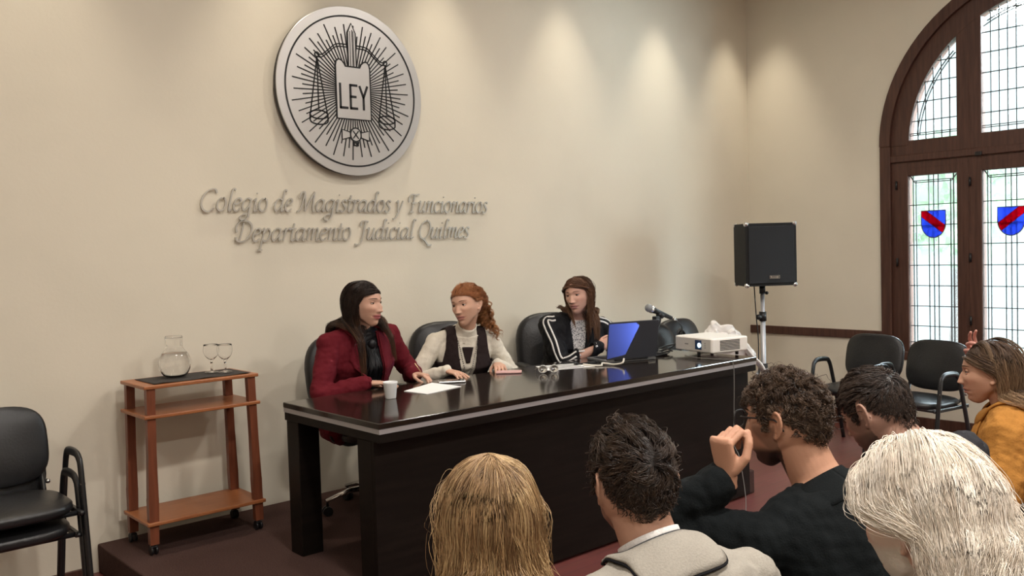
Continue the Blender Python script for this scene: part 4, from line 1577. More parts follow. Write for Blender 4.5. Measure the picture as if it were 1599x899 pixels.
def ear_pieces(mb, R, c, s, side):
    """auricle: C-shaped helix, antihelix, lobe and a thin plate, on side +1 / -1"""
    def W(p):
        p = np.asarray(p, float) * np.array((side, 1, 1))
        return c + (p * s) @ R.T
    base = .0715
    tilt = lambda y, z: np.c_[base + .006 - .48 * (np.asarray(y) + .010) + .06 * np.asarray(z), y, z]
    hy = np.array([.006, .004, -.006, -.018, -.026, -.028, -.024, -.015, -.006])
    hz = np.array([.002, .018, .029, .030, .020, .004, -.012, -.024, -.030])
    p = smooth_path(tilt(hy, hz), 4)
    mb.tube(W(p), np.interp(np.linspace(0, 1, len(p)), [0, .3, .8, 1], [.0035, .0042, .0038, .0050]) * s, 8)
    p = smooth_path(tilt(np.array([-.008, -.015, -.018, -.014, -.006]), np.array([.018, .012, .0, -.012, -.016])) - (.002, 0, 0), 4)
    mb.tube(W(p), .0034 * s, 8)
    n = 20
    t = np.linspace(0, 2 * PI, n, endpoint=False)
    yy, zz = -.011 + .016 * np.cos(t), .001 + .029 * np.sin(t)
    o = tilt(yy, zz)
    rings = [W(o * (1, .2, .2) + (-.006, -.011 * .8, 0)), W(o + (-.006, 0, 0)), W(o + (-.0015, 0, 0)), W(o * (1, .2, .2) + (-.0015, -.011 * .8, 0))]
    if side > 0:
        mb.loft(rings)
    else:
        mb.loft([q[::-1] for q in rings])
    mb.ball(W(tilt(np.array([-.003]), np.array([-.029])))[0], (.0062 * s,) * 3, 12, 8)
    mb.ball(W(np.array([[base - .001, .004, -.006]]))[0], (.0050 * s,) * 3, 10, 8)
    # root that ties the ear to the skull
    mb.ball(W(np.array([[base - .006, -.006, .0]]))[0], (.010 * s, .012 * s, .022 * s), 12, 8, R)


def frame_of(fwd, up=(0, 0, 1)):
    y = nrm(np.asarray(fwd, float))
    z = np.asarray(up, float)
    x = nrm(np.cross(y, z))
    z = np.cross(x, y)
    return np.stack([x, y, z], 1)


def ik(a, b, l1, l2, hint):
    a, b = np.asarray(a, float), np.asarray(b, float)
    d = b - a
    L = np.linalg.norm(d)
    L2 = min(L, (l1 + l2) * .999)
    u = d / L
    x = (l1 ** 2 - l2 ** 2 + L2 ** 2) / (2 * L2)
    h = math.sqrt(max(l1 ** 2 - x ** 2, 0))
    hv = np.asarray(hint, float)
    hv = nrm(hv - u * (hv @ u))
    return a + u * x + hv * h, a + u * L2


def hand(mb, wrist, d, palm, side, curl=(.3, .35, .4, .5), thumb=.4, spread=.10, s=1.0, curl2=None):
    """five-fingered hand; d = wrist->knuckles, palm = palm normal, side +1 right hand (thumb towards +lateral)"""
    d = nrm(d)
    pn = nrm(np.asarray(palm, float) - d * (np.asarray(palm, float) @ d))
    lat = np.cross(d, pn) * side          # towards the thumb
    w = np.asarray(wrist, float)
    k = lambda a, b_, c: w + (d * a + lat * b_ + pn * c) * s
    # palm: flattened loft
    rings = []
    n = 20
    t = np.linspace(0, 2 * PI, n, endpoint=False)
    for a, hw, hd, off in ((-.025, .024, .019, 0), (0, .026, .018, 0), (.03, .035, .016, .002), (.06, .041, .0145, .002), (.085, .041, .012, 0), (.094, .036, .008, 0)):
        cx, cy = np.cos(t) * hw, np.sin(t) * hd
        cx = np.sign(cx) * np.abs(cx / hw) ** .8 * hw
        rings.append(w + (d * a)[None] * s + (lat[None] * (cx[:, None]) + np.cross(d, lat)[None] * cy[:, None] + pn[None] * off) * s)
    mb.loft(rings)
    mb.ball(k(.035, .022, .010), np.array((.017, .026, .014)) * s, 14, 10, np.stack([lat, d, pn], 1))
    curl2 = curl2 or curl
    for i, (bx, L, r) in enumerate(((.029, (.046, .027, .022), .0088), (.0095, (.050, .031, .023), .0091), (-.0105, (.046, .029, .023), .0086), (-.029, (.036, .022, .020), .0077))):
        base = k(.083 - abs(i - 1.2) * .004, bx, 0)
        sp = spread * (1.2 - i) * 1.0
        f = nrm(d + lat * sp)
        c = curl[i]
        ang = 0
        pts = [base - f * .012 * s, base]
        p = base
        for j, l in enumerate(L):
            ang += c * (1.0, 1.15, .75)[j] if j == 0 else curl2[i] * (1.0, 1.15, .75)[j]
            dirn = f * math.cos(ang) + pn * math.sin(ang)
            p = p + dirn * l * s
            pts.append(p)
        P = [pts[0], pts[1], (pts[1] + pts[2]) / 2, pts[2], (pts[2] + pts[3]) / 2, pts[3], pts[4]]
        rr = np.array((r * 1.05, r * 1.08, r * .96, r * 1.02, r * .90, r * .94, r * .78)) * s
        mb.capsule(P, rr, 12)
    # thumb: from the side of the palm
    b0 = k(.018, .024, .006)
    f0 = nrm(d * .62 + lat * (.75 - thumb * .35) + pn * (.25 + thumb * .35))
    f1 = nrm(d * .85 + lat * (.42 - thumb * .6) + pn * (.15 + thumb * .35))
    f2 = nrm(d * .95 + lat * (.18 - thumb * .75) + pn * (.10 + thumb * .35))
    p1 = b0 + f0 * .042 * s
    p2 = p1 + f1 * .033 * s
    p3 = p2 + f2 * .026 * s
    mb.capsule([b0, (b0 + p1) / 2, p1, (p1 + p2) / 2, p2, p3], np.array((.013, .0125, .0112, .0100, .0104, .0080)) * s, 12)
    return k(.09, 0, 0)


FEM = [(-.20, .09, .075, -.01), (-.12, .150, .105, 0), (0.0, .178, .128, 0), (.12, .170, .120, 0), (.35, .138, .102, .004), (.55, .150, .112, .012), (.68, .163, .126, .020),
       (.80, .172, .104, .008), (.90, .160, .084, 0), (.97, .110, .068, -.004), (1.04, .060, .056, -.002)]
MAL = [(-.20, .09, .08, -.01), (-.12, .145, .105, 0), (0.0, .170, .125, 0), (.12, .168, .122, 0), (.35, .160, .116, .004), (.55, .170, .122, .008), (.70, .184, .125, .012),
       (.80, .192, .114, .006), (.90, .178, .094, 0), (.97, .122, .076, -.004), (1.04, .068, .062, -.002)]

SKIN = mat('skin', (.6, .4, .3), .48, spec=.35, attr='tint', sss=.08, bump=(220, .06, (1, 1, 1)))
M['eye_white'] = mat('eye_white', (.62, .58, .55), .15)
M['iris_brown'] = mat('iris_brown', (.045, .022, .012), .08)
M['pupil'] = mat('pupil', (.003, .003, .003), .05)
M['hair'] = mat('hair', (.1, .05, .02), .42, spec=.38, attr='tint')
M['hair_matt'] = mat('hair_matt', (.1, .05, .02), .6, spec=.2, attr='tint')


class Person:
    def __init__(s, label, hip, neck, head, hfwd, tfwd, male=False, scale=1.0, hup=(0, 0, 1), sh_w=None, group=None, skin=(.60, .37, .26), floor=0.0,
                 full=0.0, smile=0.0, nose=1.0, mid=None, sh_drop=0.0):
        s.hip, s.neck, s.hc = (np.array(v, float) for v in (hip, neck, head))
        s.male, s.sc, s.skin, s.floor = male, scale, np.array(skin), floor
        s.HR = frame_of(hfwd, hup)
        s.kw = dict(male=male, full=full, smile=smile, nose=nose)
        s.root = empty('person', (s.hip[0], s.hip[1], floor), label, 'person', group)
        s.ro = np.array((s.hip[0], s.hip[1], floor))
        up = nrm(s.neck - s.hip)
        s.TR = frame_of(tfwd, up)
        f = np.array(tfwd, float)
        f = nrm(f - up * (f @ up))
        s.T = np.stack([nrm(np.cross(f, up)), f, up], 1)       # right, forward, up
        s.table = MAL if male else FEM
        L = np.linalg.norm(s.neck - s.hip)
        s.L = L
        s.mid = np.array(mid) if mid is not None else (s.hip + s.neck) / 2 - f * .015
        w = sh_w or (.195 if male else .172)
        c = s.spine(.86)
        s.sh = {1: c + s.T[:, 0] * w - s.T[:, 2] * sh_drop, -1: c - s.T[:, 0] * w - s.T[:, 2] * sh_drop}
        s.w = w
        s.arms = {}
        s.hands = []
        s.hs = scale

    def spine(s, t):
        a, b, c = s.hip, s.mid, s.neck
        if t < 0:
            return a + (b - a) * 2 * t
        if t > 1:
            return c + (c - b) * 2 * (t - 1)
        return (1 - t) * (1 - 2 * t) * a + 4 * t * (1 - t) * b + t * (2 * t - 1) * c

    def ring(s, t, hw, hd, yo, n=48, e=2.5):
        c = s.spine(t)
        tg = nrm(s.spine(t + .02) - s.spine(t - .02))
        r = s.T[:, 0]
        f = nrm(np.cross(tg, r))
        th = np.linspace(0, 2 * PI, n, endpoint=False)
        x = np.sign(np.cos(th)) * np.abs(np.cos(th)) ** (2 / e) * hw
        y = np.sign(np.sin(th)) * np.abs(np.sin(th)) ** (2 / e) * hd
        return c + f * yo + np.outer(x, r) + np.outer(y, f)

    def torso(s, mb, off=0.0, t0=-1, t1=2, wk=1.0, bulge=0.0):
        k = s.w / (.195 if s.male else .172)
        ts = np.array([q[0] for q in s.table])
        tab = np.array(s.table)
        rings = []
        for t in np.linspace(max(t0, ts[0]), min(t1, ts[-1]), 40):
            hw, hd, yo = (np.interp(t, ts, tab[:, i]) for i in (1, 2, 3))
            rings.append(s.ring(t, hw * k * wk + off, hd * s.sc + off, yo + bulge * gs(t - .3, .25)))
        mb.loft(rings)

    def set_arm(s, side, wrist, hint, ua=.285, fa=.245):
        e, w = ik(s.sh[side], wrist, ua * s.sc, fa * s.sc, hint)
        s.arms[side] = (s.sh[side], e, w)
        return w

    def arm(s, mb, side, off=0.0, end=1.0, r=None, start_r=None):
        a, e, w = s.arms[side]
        r = r or ((.056, .048, .043, .040, .028) if s.male else (.050, .043, .038, .036, .025))
        w2 = e + (w - e) * end
        P = [a, (a + e) / 2, e - (e - a) * .12, e + (w2 - e) * .14, (e + w2) / 2, w2]
        R = np.array((r[0], r[1], r[2], r[2], r[3], r[3] + (r[4] - r[3]) * (end if end < 1 else 1))) * s.sc + off
        P = smooth_path(P, 4)
        R = np.interp(np.linspace(0, 1, len(P)), np.linspace(0, 1, 6), R)
        mb.capsule(P, R, 18)

    def traps(s, mb, off=0.0):
        for q in (1, -1):
            n0 = s.spine(.955)
            mb.capsule([n0 + s.T[:, 0] * q * .035, n0 + (s.sh[q] - n0) * .55 + s.T[:, 2] * .006, s.sh[q]], np.array((.040, .048, .050)) * s.sc + off, 16)

    def hl(s, p):
        """head-local -> world"""
        return s.hc + (np.asarray(p, float) * s.hs) @ s.HR.T

    def build_body(s, voxel=.0036, lips=(.42, .16, .14), beard=None, brow=(.05, .03, .02), ears=(1, -1), blush=.12):
        mb = MB()
        P, F = head_grid(**s.kw)
        Wd = s.hl(P)
        mb.add(Wd, F)
        hb = BVHTree.FromPolygons([Vector(v) for v in Wd], F)
        for q in ears:
            ear_pieces(mb, s.HR, s.hc, s.hs, q)
        nr = .058 if s.male else .049
        n0, n1 = s.spine(.93), s.hl((0, -.022, -.045))
        mb.capsule([n0, (n0 + n1) / 2 + s.T[:, 1] * .004, n1], np.array((nr * 1.12, nr, nr * .98)) * s.sc, 28)
        s.torso(mb, -.006)
        s.traps(mb, -.006)
        for q in s.arms:
            s.arm(mb, q, -.003)
        for h in s.hands:
            hand(mb, **h)
        V, Fq = voxel_union(mb, voxel, 4)
        # recover the crisp face from the sculpted head
        L = ((V - s.hc) @ s.HR) / s.hs
        near = np.where((L[:, 1] > .015) & (L[:, 2] > -.112) & (np.abs(L[:, 0]) < .066) & (L[:, 2] < .13))[0]
        onh = (L[:, 1] <= .015) & (np.linalg.norm(L, axis=1) < .165) & (np.abs(L[:, 0]) < .10)
        for i in near:
            co, no, idx, dist = hb.find_nearest(Vector(V[i]), .006)
            if co is not None:
                V[i] = co
                onh[i] = True
        reg = np.where(~onh & (np.linalg.norm(L, axis=1) < .17))[0]
        for i in reg:
            co, no, idx, dist = hb.find_nearest(Vector(V[i]), .005)
            onh[i] = co is not None
        col = np.tile(s.skin, (len(V), 1))
        x, y, z = L.T
        hd = (y > .02) & (np.linalg.norm(L, axis=1) < .17) & onh
        sm = s.kw['smile']
        mz = -.0605 + .004 * sm * (np.abs(x) / .024) ** 2
        lip = sstep(1.25, .85, np.sqrt((x / (.024 + .004 * sm)) ** 2 + ((z - mz) / .0125) ** 2)) * hd
        col = col * (1 - lip[:, None]) + np.array(lips) * lip[:, None]
        line = gs(z - mz, .0016) * sstep(.030 + .004 * sm, .024, np.abs(x)) * hd
        col *= (1 - .72 * line)[:, None]
        bl = blush * gs(np.abs(x) - .043, .018) * gs(z + .022, .018) * hd
        col = col * (1 - bl[:, None]) + col * np.array((1.1, .72, .68)) * bl[:, None]
        if beard is not None:
            bc, amt, up = beard
            m1 = sstep(up, up - .022, z - .25 * (np.abs(x) - .02)) * sstep(-.16, -.115, z) * (y > -.005) * (np.linalg.norm(L, axis=1) < .2)
            side = sstep(.052, .060, np.abs(x)) * sstep(.012, -.01, z) * (y > -.004) * (z > -.13) * (np.abs(x) < .08)
            mo = gs(z + .047, .009) * sstep(.034, .024, np.abs(x)) * hd
            m1 = np.maximum.reduce([m1, side * .55, mo]) * (1 - .85 * lip) * amt * onh
            col = col * (1 - m1[:, None]) + np.array(bc) * m1[:, None]
        o = quad_obj('body', V, Fq, SKIN, s.root, s.ro, col)
        s.body_bvh = BVHTree.FromPolygons(V.tolist(), Fq.tolist())
        s.bvh_head = hb
        # eyes
        for q in (1, -1):
            ec = np.array((q * .0310, .0722, .0105))
            gaze = nrm(np.array((0.0, 1, -.03)))
            Rg = s.HR @ frame_of(gaze)
            b = MB()
            G = np.array([[s.hl(ec + .0122 * np.array((math.sin(u) * math.cos(v), math.cos(u) * math.cos(v), math.sin(v)))) for v in np.linspace(-.8, .8, 9)] for u in np.linspace(-1.15, 1.15, 13)])
            b.sheet(G[::-1], .001 * s.hs); b.build('eye', M['eye_white'], s.root, s.ro)
            b = MB()
            cpt = s.hl(ec) + Rg[:, 1] * .0100 * s.hs
            b.ball(cpt, np.array((.0062, .0030, .0062)) * s.hs, 16, 8, Rg)
            b.build('iris', M['iris_brown'], s.root, s.ro)
            # lids: skin coloured shells over the top and bottom of the eyeball
            b = MB()
            for a0, a1, dark in ((19, 110, 0), (-95, -24, 0)):
                G = []
                for u in np.linspace(-80, 80, 18):
                    row = []
                    for v in np.linspace(a0, a1, 7):
                        uu, vv = math.radians(u), math.radians(v * (1 - .0 * abs(u) / 80))
                        # narrow the opening to an almond towards the corners
                        k = math.cos(uu)
                        if v == a0 and a0 > 0:
                            vv = math.radians(a0 * max(k, .0) ** .8 - 4)
                        if v == a1 and a0 < 0:
                            vv = math.radians(a1 * max(k, .0) ** .8 - 2)
                        p = np.array((math.sin(uu) * math.cos(vv), math.cos(uu) * math.cos(vv), math.sin(vv))) * .0133
                        row.append(s.hl(ec + p))
                    G.append(row)
                b.sheet(np.array(G)[::-1], .0012 * s.hs)
            oo = b.build('eyelid', SKIN, s.root, s.ro, None)
            set_col(oo.data, np.tile(s.skin * np.array((.93, .88, .87)), (len(oo.data.vertices), 1)))
            b = MB()
            p = []
            for u in np.linspace(-72, 72, 16):
                uu = math.radians(u); vv = math.radians(17 * max(math.cos(uu), 0) ** .8 - 4)
                p.append(s.hl(ec + np.array((math.sin(uu) * math.cos(vv), math.cos(uu) * math.cos(vv), math.sin(vv))) * .0142))
            b.tube(p, .0010 * s.hs, 6)
            b.build('eyelash', M['pupil'], s.root, s.ro)
            # eyebrow follows the brow ridge
            p = []
            for f in np.linspace(0, 1, 12):
                lx = q * (.013 + .038 * f)
                lz = .0300 + .0045 * math.sin(f * 2.3) - .003 * f
                p0 = s.hl((lx, .16, lz)); dr = -s.HR[:, 1]
                hit = hb.ray_cast(Vector(p0), Vector(dr))
                p.append(np.array(hit[0]) if hit[0] is not None else s.hl((lx, .085, lz)))
            b = MB(); rr = np.interp(np.linspace(0, 1, 12), [0, .2, .7, 1], [.0014, .0026, .0020, .0007]) * s.hs * (1.25 if s.male else .85)
            b.tube(p, rr, 8)
            oo = b.build('eyebrow', M['hair_matt'], s.root, s.ro)
            set_col(oo.data, np.tile(np.array(brow), (len(oo.data.vertices), 1)))
        return o

    # ---------------------------------------------------------------- garments
    def garment(s, name, material, off=.014, t0=-.20, t1=1.0, sleeves=(1, -1), sl_end=.97, voxel=.0065, wr=.004, cut=None, seed=1, sl_off=None, legs=False, wrs=.075,
                wk=1.0, thick=None, extra=None, bulge=0.0, armfold=.0045):
        mb = MB()
        if t1 is not None:
            s.torso(mb, off, t0, t1, wk, bulge)
            s.traps(mb, off - .004)
        for q in sleeves:
            s.arm(mb, q, off if sl_off is None else sl_off, sl_end)
        if extra:
            extra(mb)
        V, Fq = voxel_union(mb, voxel, 6)
        N = vnormals(V, Fq)
        d = wr * wave_noise(V * np.array((1, 1, .55)), wrs, seed)
        d += wr * .5 * wave_noise(V, wrs * .4, seed + 5)
        for q in sleeves:
            a, e, w = s.arms[q]
            for p0, p1 in ((a, e), (e, w)):
                ax = nrm(p1 - p0)
                L = np.linalg.norm(p1 - p0)
                rel = V - p0
                t = rel @ ax
                dist = np.linalg.norm(rel - np.outer(t, ax), axis=1)
                inn = (dist < .095) & (t > -.05) & (t < L + .05)
                de = np.linalg.norm(V - e, axis=1)
                k = gs(de, .11) + .25
                ph = t / .021 + 1.4 * wave_noise(V, .12, seed + 9)
                d += inn * k * armfold * np.sin(ph)
        V = V + N * (.72 * d)[:, None]
        V = laplace(V, Fq, 2)
        if cut is not None:
            V, Fq = cut(s, V, Fq)
        if thick:
            N = vnormals(V, Fq)
            V, Fq = shell(V, Fq, N, thick)
        s.last = (V, Fq)
        return quad_obj(name, V, Fq, material, s.root, s.ro)

    def tl(s, V):
        """torso-local coordinates relative to the neck base: right, forward, up"""
        return (V - s.neck) @ s.T

    def bvh(s, V=None, F=None):
        if V is None:
            V, F = s.last
        return BVHTree.FromPolygons(V.tolist(), F.tolist())

    def on_front(s, bvh, x, z, off=.004, back=False):
        sg = -1 if back else 1
        p0 = s.neck + s.T @ np.array((x, .5 * sg, z))
        hit = bvh.ray_cast(Vector(p0), Vector(-s.T[:, 1] * sg))
        if hit[0] is None:
            return p0 - s.T[:, 1] * .42 * sg
        return np.array(hit[0]) + s.T[:, 1] * sg * off

    def patch(s, name, material, bvh, quad, nu=10, nv=16, off=.006, thick=.003, back=False, parent=None, offfn=None):
        """quad: function (u,v)->(x,z) in torso coordinates, draped on the garment"""
        G = np.array([[s.on_front(bvh, *quad(u, v), off=(offfn(u, v) if offfn else off), back=back) for v in np.linspace(0, 1, nv)] for u in np.linspace(0, 1, nu)])
        # orient so that the normal faces outward
        n = np.cross(G[-1, 0] - G[0, 0], G[0, -1] - G[0, 0])
        sg = -1 if back else 1
        if n @ (s.T[:, 1] * sg) < 0:
            G = G[::-1]
        for _ in range(2):
            G[1:-1, 1:-1] = .5 * G[1:-1, 1:-1] + .125 * (G[:-2, 1:-1] + G[2:, 1:-1] + G[1:-1, :-2] + G[1:-1, 2:])
        b = MB(); b.sheet(G, thick)
        return b.build(name, material, parent or s.root, s.ro)

    def neck_axis(s):
        n0 = s.spine(.98)
        n1 = s.hl((0, -.022, -.060))
        up = nrm(nrm(n1 - n0) + s.T[:, 2])
        r = s.T[:, 0]
        r = nrm(r - up * (r @ up))
        return n0, (n1 - n0) / max((n1 - n0) @ up, 1e-3), r, nrm(np.cross(up, r)), up

    def neck_r(s, c, d, lim=(.045, .10)):
        """distance from the neck axis to the skin in direction d"""
        hit = s.body_bvh.ray_cast(Vector(c + d * .20), Vector(-d), .2)
        r = .2 - hit[3] if hit[0] is not None else lim[0]
        return min(max(r, lim[0]), lim[1])

    def collar_band(s, name, material, z0, z1, o0, o1, a0=-180, a1=180, thick=.004, tilt=.0, n=60, wav=0.0, lim=(.045, .092)):
        """band that follows the skin of the neck, angle 0 = front; z along the neck, o = stand-off"""
        n0, ax, r, f, up = s.neck_axis()
        G = []
        for a in np.radians(np.linspace(a0, a1, n)):
            d = r * math.sin(a) + f * math.cos(a)
            row = []
            for k, v in enumerate(np.linspace(0, 1, 7)):
                zz = z0 + (z1 - z0) * v + tilt * math.cos(a)
                c = n0 + ax * zz
                row.append(s.neck_r(c, d, lim) + o0 + (o1 - o0) * v + wav * math.sin(a * 5 + v * 9))
            G.append(row)
        R = np.array(G)
        for _ in range(3):
            R[1:-1] = .5 * R[1:-1] + .25 * (R[:-2] + R[2:])
        P = []
        for i, a in enumerate(np.radians(np.linspace(a0, a1, n))):
            d = r * math.sin(a) + f * math.cos(a)
            P.append([n0 + ax * (z0 + (z1 - z0) * v + tilt * math.cos(a)) + d * R[i, k] for k, v in enumerate(np.linspace(0, 1, 7))])
        G = np.array(P)
        n_ = np.cross(G[1, 0] - G[0, 0], G[0, 1] - G[0, 0])
        if n_ @ (G[0, 0] - n0) < 0:
            G = G[::-1]
        b = MB(); b.sheet(G, thick)
        return b.build(name, material, s.root, s.ro)

    def fold_collar(s, name, material, bvh, R, ztop=.045, a0=35, a1=325, thick=.006, o=.010, tilt=-.012, n=60, lie=.007, bulge=.012, lim=(.045, .085), zback=-.03):
        """turned-down collar: stands at the neck, folds over and lies on the garment at radius R(angle)"""
        n0, ax, r, f, up = s.neck_axis()
        G = []
        aa = np.radians(np.linspace(a0, a1, n))
        for a in aa:
            d = r * math.sin(a) + f * math.cos(a)
            c = n0 + ax * (ztop + tilt * math.cos(a))
            ri = s.neck_r(c, d, lim) + o
            top = c + d * ri
            Ra = R(math.degrees(a))
            q = n0 + d * Ra
            hit = bvh.ray_cast(Vector(q + up * .12), Vector(-up), .22)
            e1 = np.array(hit[0]) + (up + d * .4) * lie if hit[0] is not None else None
            q2 = n0 + up * zback
            hit = bvh.ray_cast(Vector(q2 + d * .3), Vector(-d), .3)
            e2 = np.array(hit[0]) + d * lie if hit[0] is not None else q
            wb = float(sstep(-.45, -.80, np.array(math.cos(a))))
            end = e2 if e1 is None else e1 * (1 - wb) + e2 * wb
            row = []
            for v in np.linspace(0, 1, 9):
                row.append(top + (end - top) * v + (up + d) * .707 * bulge * 4 * v * (1 - v))
            G.append(row)
        G = np.array(G)
        for _ in range(3):
            G[1:-1] = .5 * G[1:-1] + .25 * (G[:-2] + G[2:])
        n_ = np.cross(G[1, 0] - G[0, 0], G[0, 1] - G[0, 0])
        if n_ @ (G[0, 0] - n0) < 0:
            G = G[::-1]
        b = MB(); b.sheet(G, thick)
        return b.build(name, material, s.root, s.ro), G

    def legs(s, material, shoe, knee_dir=None, gap=.10, shin=(0, .06), voxel=.009, hipw=.09, kz=.53):
        f = s.T[:, 1].copy() if knee_dir is None else nrm(np.array(knee_dir, float))
        f[2] = 0
        f = nrm(f)
        r = np.array((f[1], -f[0], 0))
        mb = MB()
        hb = s.hip + np.array((0, 0, .015))
        mb.ball(hb, (.165 * s.sc, .14 * s.sc, .11 * s.sc), 24, 16, np.stack([r, f, (0, 0, 1)], 1))
        for q in (1, -1):
            h = hb + r * q * hipw
            kn = np.array((s.hip[0], s.hip[1], s.floor + kz)) + f * .43 * s.sc + r * q * gap
            an = np.array((kn[0], kn[1], s.floor + .10)) + f * shin[1]
            mb.capsule(smooth_path([h, (h + kn) / 2 + (0, 0, .01), kn, (kn + an) / 2 - f * .01, an], 4), np.interp(np.linspace(0, 1, 17), [0, .25, .5, .75, 1], [.090, .080, .062, .056, .044]) * s.sc, 18)
            b = MB()
            rings = []
            t = np.linspace(0, 2 * PI, 20, endpoint=False)
            for a, w, h_, z in ((-.07, .018, .02, .030), (-.06, .032, .036, .040), (-.02, .036, .045, .048), (.04, .040, .035, .038), (.11, .045, .026, .028), (.16, .040, .020, .022), (.185, .020, .012, .014)):
                c = an + f * a
                c[2] = s.floor + z + .002
                rings.append(c + np.outer(np.cos(t) * w, r) + np.outer(np.maximum(np.sin(t), -.75) * h_, (0, 0, 1)))
            rings = [q_[::-1] for q_ in rings]
            b.loft(rings); b.build('shoe', shoe, s.root, s.ro)
        V, Fq = voxel_union(mb, voxel, 6)
        N = vnormals(V, Fq)
        V = V + N * (.003 * wave_noise(V, .08, 3))[:, None]
        return quad_obj('trousers', V, Fq, material, s.root, s.ro)

    # ---------------------------------------------------------------- hair
    def colliders(s, torso_off=.02):
        """list of ('e', centre, R, radii) and ('c', a, b, r) in world space"""
        C = [('e', s.hl((0, -.004, .012)), s.HR, np.array((.0775, .1005, .1075)) * s.hs)]
        C.append(('e', s.hl((0, .035, -.045)), s.HR, np.array((.060, .058, .075)) * s.hs))
        n0, n1 = s.spine(.95), s.hl((0, -.02, -.05))
        C.append(('c', n0, n1, (.060 if s.male else .050) * s.sc))
        o = torso_off
        for q in (1, -1):
            C.append(('c', s.spine(1.0) + s.T[:, 0] * q * .02, s.sh[q], .052 * s.sc + o))
            C.append(('c', s.spine(.35) + s.T[:, 0] * q * .045, s.spine(.86) + s.T[:, 0] * q * .075 + s.T[:, 1] * .010, .090 * s.sc + o))
            if q in s.arms:
                C.append(('c', s.arms[q][0], s.arms[q][1], .050 * s.sc + o))
        C.append(('c', s.spine(.3), s.spine(.80), .095 * s.sc + o))
        return C

    def scalp(s, n, hair_line, seed=0, accept=None, edge=.25):
        """random root points above the hairline, head-local, with normals; a share of them along the front edge"""
        r = np.random.default_rng(seed)
        out = []
        ne = int(n * edge) if accept is None else 0
        if ne:
            az = r.uniform(-1.5, 1.5, ne)
            z = hair_line(np.abs(az)) + r.uniform(0, .014, ne)
            rad = np.sqrt(np.maximum(1 - (z / .117) ** 2, 0))
            out.extend(np.c_[rad * np.sin(az) * .0755, rad * np.cos(az) * .097, z].tolist())
        while len(out) < n:
            D = nrm(r.normal(size=(n * 3, 3)))
            P = head_shape(D, **s.kw)
            az = np.abs(np.arctan2(P[:, 0], P[:, 1]))
            ok = P[:, 2] > hair_line(az) + r.uniform(0, .010, len(P)) ** 1.0
            if accept is not None:
                ok &= accept(P)
            out.extend(P[ok].tolist())
        P = np.array(out[:n])
        P = head_shape(nrm(P), **s.kw)
        return P, nrm(P / np.array((.0775, .0995, .1185)) ** 2)


MEN = lambda front=.064, nape=-.050: (lambda a: np.interp(a, np.radians([0, 35, 58, 71, 77, 82, 87, 104, 112, 140, 180]), [front, front - .004, .052, .022, -.006, -.014, .036, .036, .0, -.036, nape]))


def hairline(front=.066, temple=.050, side=-.012, ear=-.02, nape=-.072):
    xs = np.radians([0, 35, 58, 76, 88, 112, 140, 180])
    zs = [front, front - .003, temple, side + .02, side, ear, (ear + nape) / 2 - .01, nape]
    return lambda a: np.interp(a, xs, zs)


def shell(V, F, N, t):
    """thicken an open surface inwards"""
    n = len(V)
    E = np.vstack([F[:, [0, 1]], F[:, [1, 2]], F[:, [2, 3]], F[:, [3, 0]]])
    key = np.sort(E, 1)
    kk = key[:, 0].astype(np.int64) * n + key[:, 1]
    u, inv, cnt = np.unique(kk, return_inverse=True, return_counts=True)
    bd = E[cnt[inv] == 1]
    V2 = np.vstack([V, V - N * t])
    F2 = np.vstack([F, F[:, ::-1] + n, np.c_[bd[:, 1], bd[:, 0], bd[:, 0] + n, bd[:, 1] + n]])
    used = np.zeros(len(V2), bool)
    used[F2.ravel()] = True
    idx = np.cumsum(used) - 1
    return V2[used], idx[F2]


def cut_where(fn):
    """remove the faces where fn(local)>0 and settle the rim onto fn=0 by one secant step"""
    def cut(s, V, F):
        L = s.tl(V)
        val = fn(L)
        fv = val[F]
        keep = (fv <= 0).sum(1) >= 2
        F2 = F[keep]
        E = np.vstack([F2[:, [0, 1]], F2[:, [1, 2]], F2[:, [2, 3]], F2[:, [3, 0]]])
        kk = np.sort(E, 1)
        kk = kk[:, 0].astype(np.int64) * len(V) + kk[:, 1]
        u, inv, cnt = np.unique(kk, return_inverse=True, return_counts=True)
        rim = np.unique(E[cnt[inv] == 1])
        e = 1e-3
        L0 = L[rim]
        for _ in range(3):
            v0 = fn(L0)
            g = np.stack([(fn(L0 + d) - v0) / e for d in np.eye(3) * e], 1)
            st = -v0[:, None] * g / np.maximum((g ** 2).sum(1, keepdims=True), 1e-6)
            ln = np.linalg.norm(st, axis=1, keepdims=True)
            st *= np.minimum(1, .008 / np.maximum(ln, 1e-9))
            L0 = L0 + st * np.array((1, .15, 1))
        V = V.copy()
        V[rim] = s.neck + L0 @ s.T.T
        used = np.zeros(len(V), bool); used[F2.ravel()] = True
        idx = np.cumsum(used) - 1
        return V[used], idx[F2]
    return cut


def push(P, C, off):
    for c in C:
        if c[0] == 'e':
            L = ((P - c[1]) @ c[2])
            rad = c[3][None] + off[:, None]
            q = L / rad
            n = np.linalg.norm(q, axis=1)
            ins = n < 1
            if ins.any():
                L[ins] = q[ins] / np.maximum(n[ins], 1e-6)[:, None] * rad[ins]
                P = np.where(ins[:, None], c[1] + L @ c[2].T, P)
        else:
            a, b, r = c[1:]
            d = b - a
            t = np.clip(((P - a) @ d) / (d @ d), 0, 1)
            q = P - (a + t[:, None] * d)
            n = np.linalg.norm(q, axis=1)
            ins = n < r + off
            if ins.any():
                Q = a + t[:, None] * d + q / np.maximum(n, 1e-6)[:, None] * (r + off)[:, None]
                P = np.where(ins[:, None], Q, P)
    return P


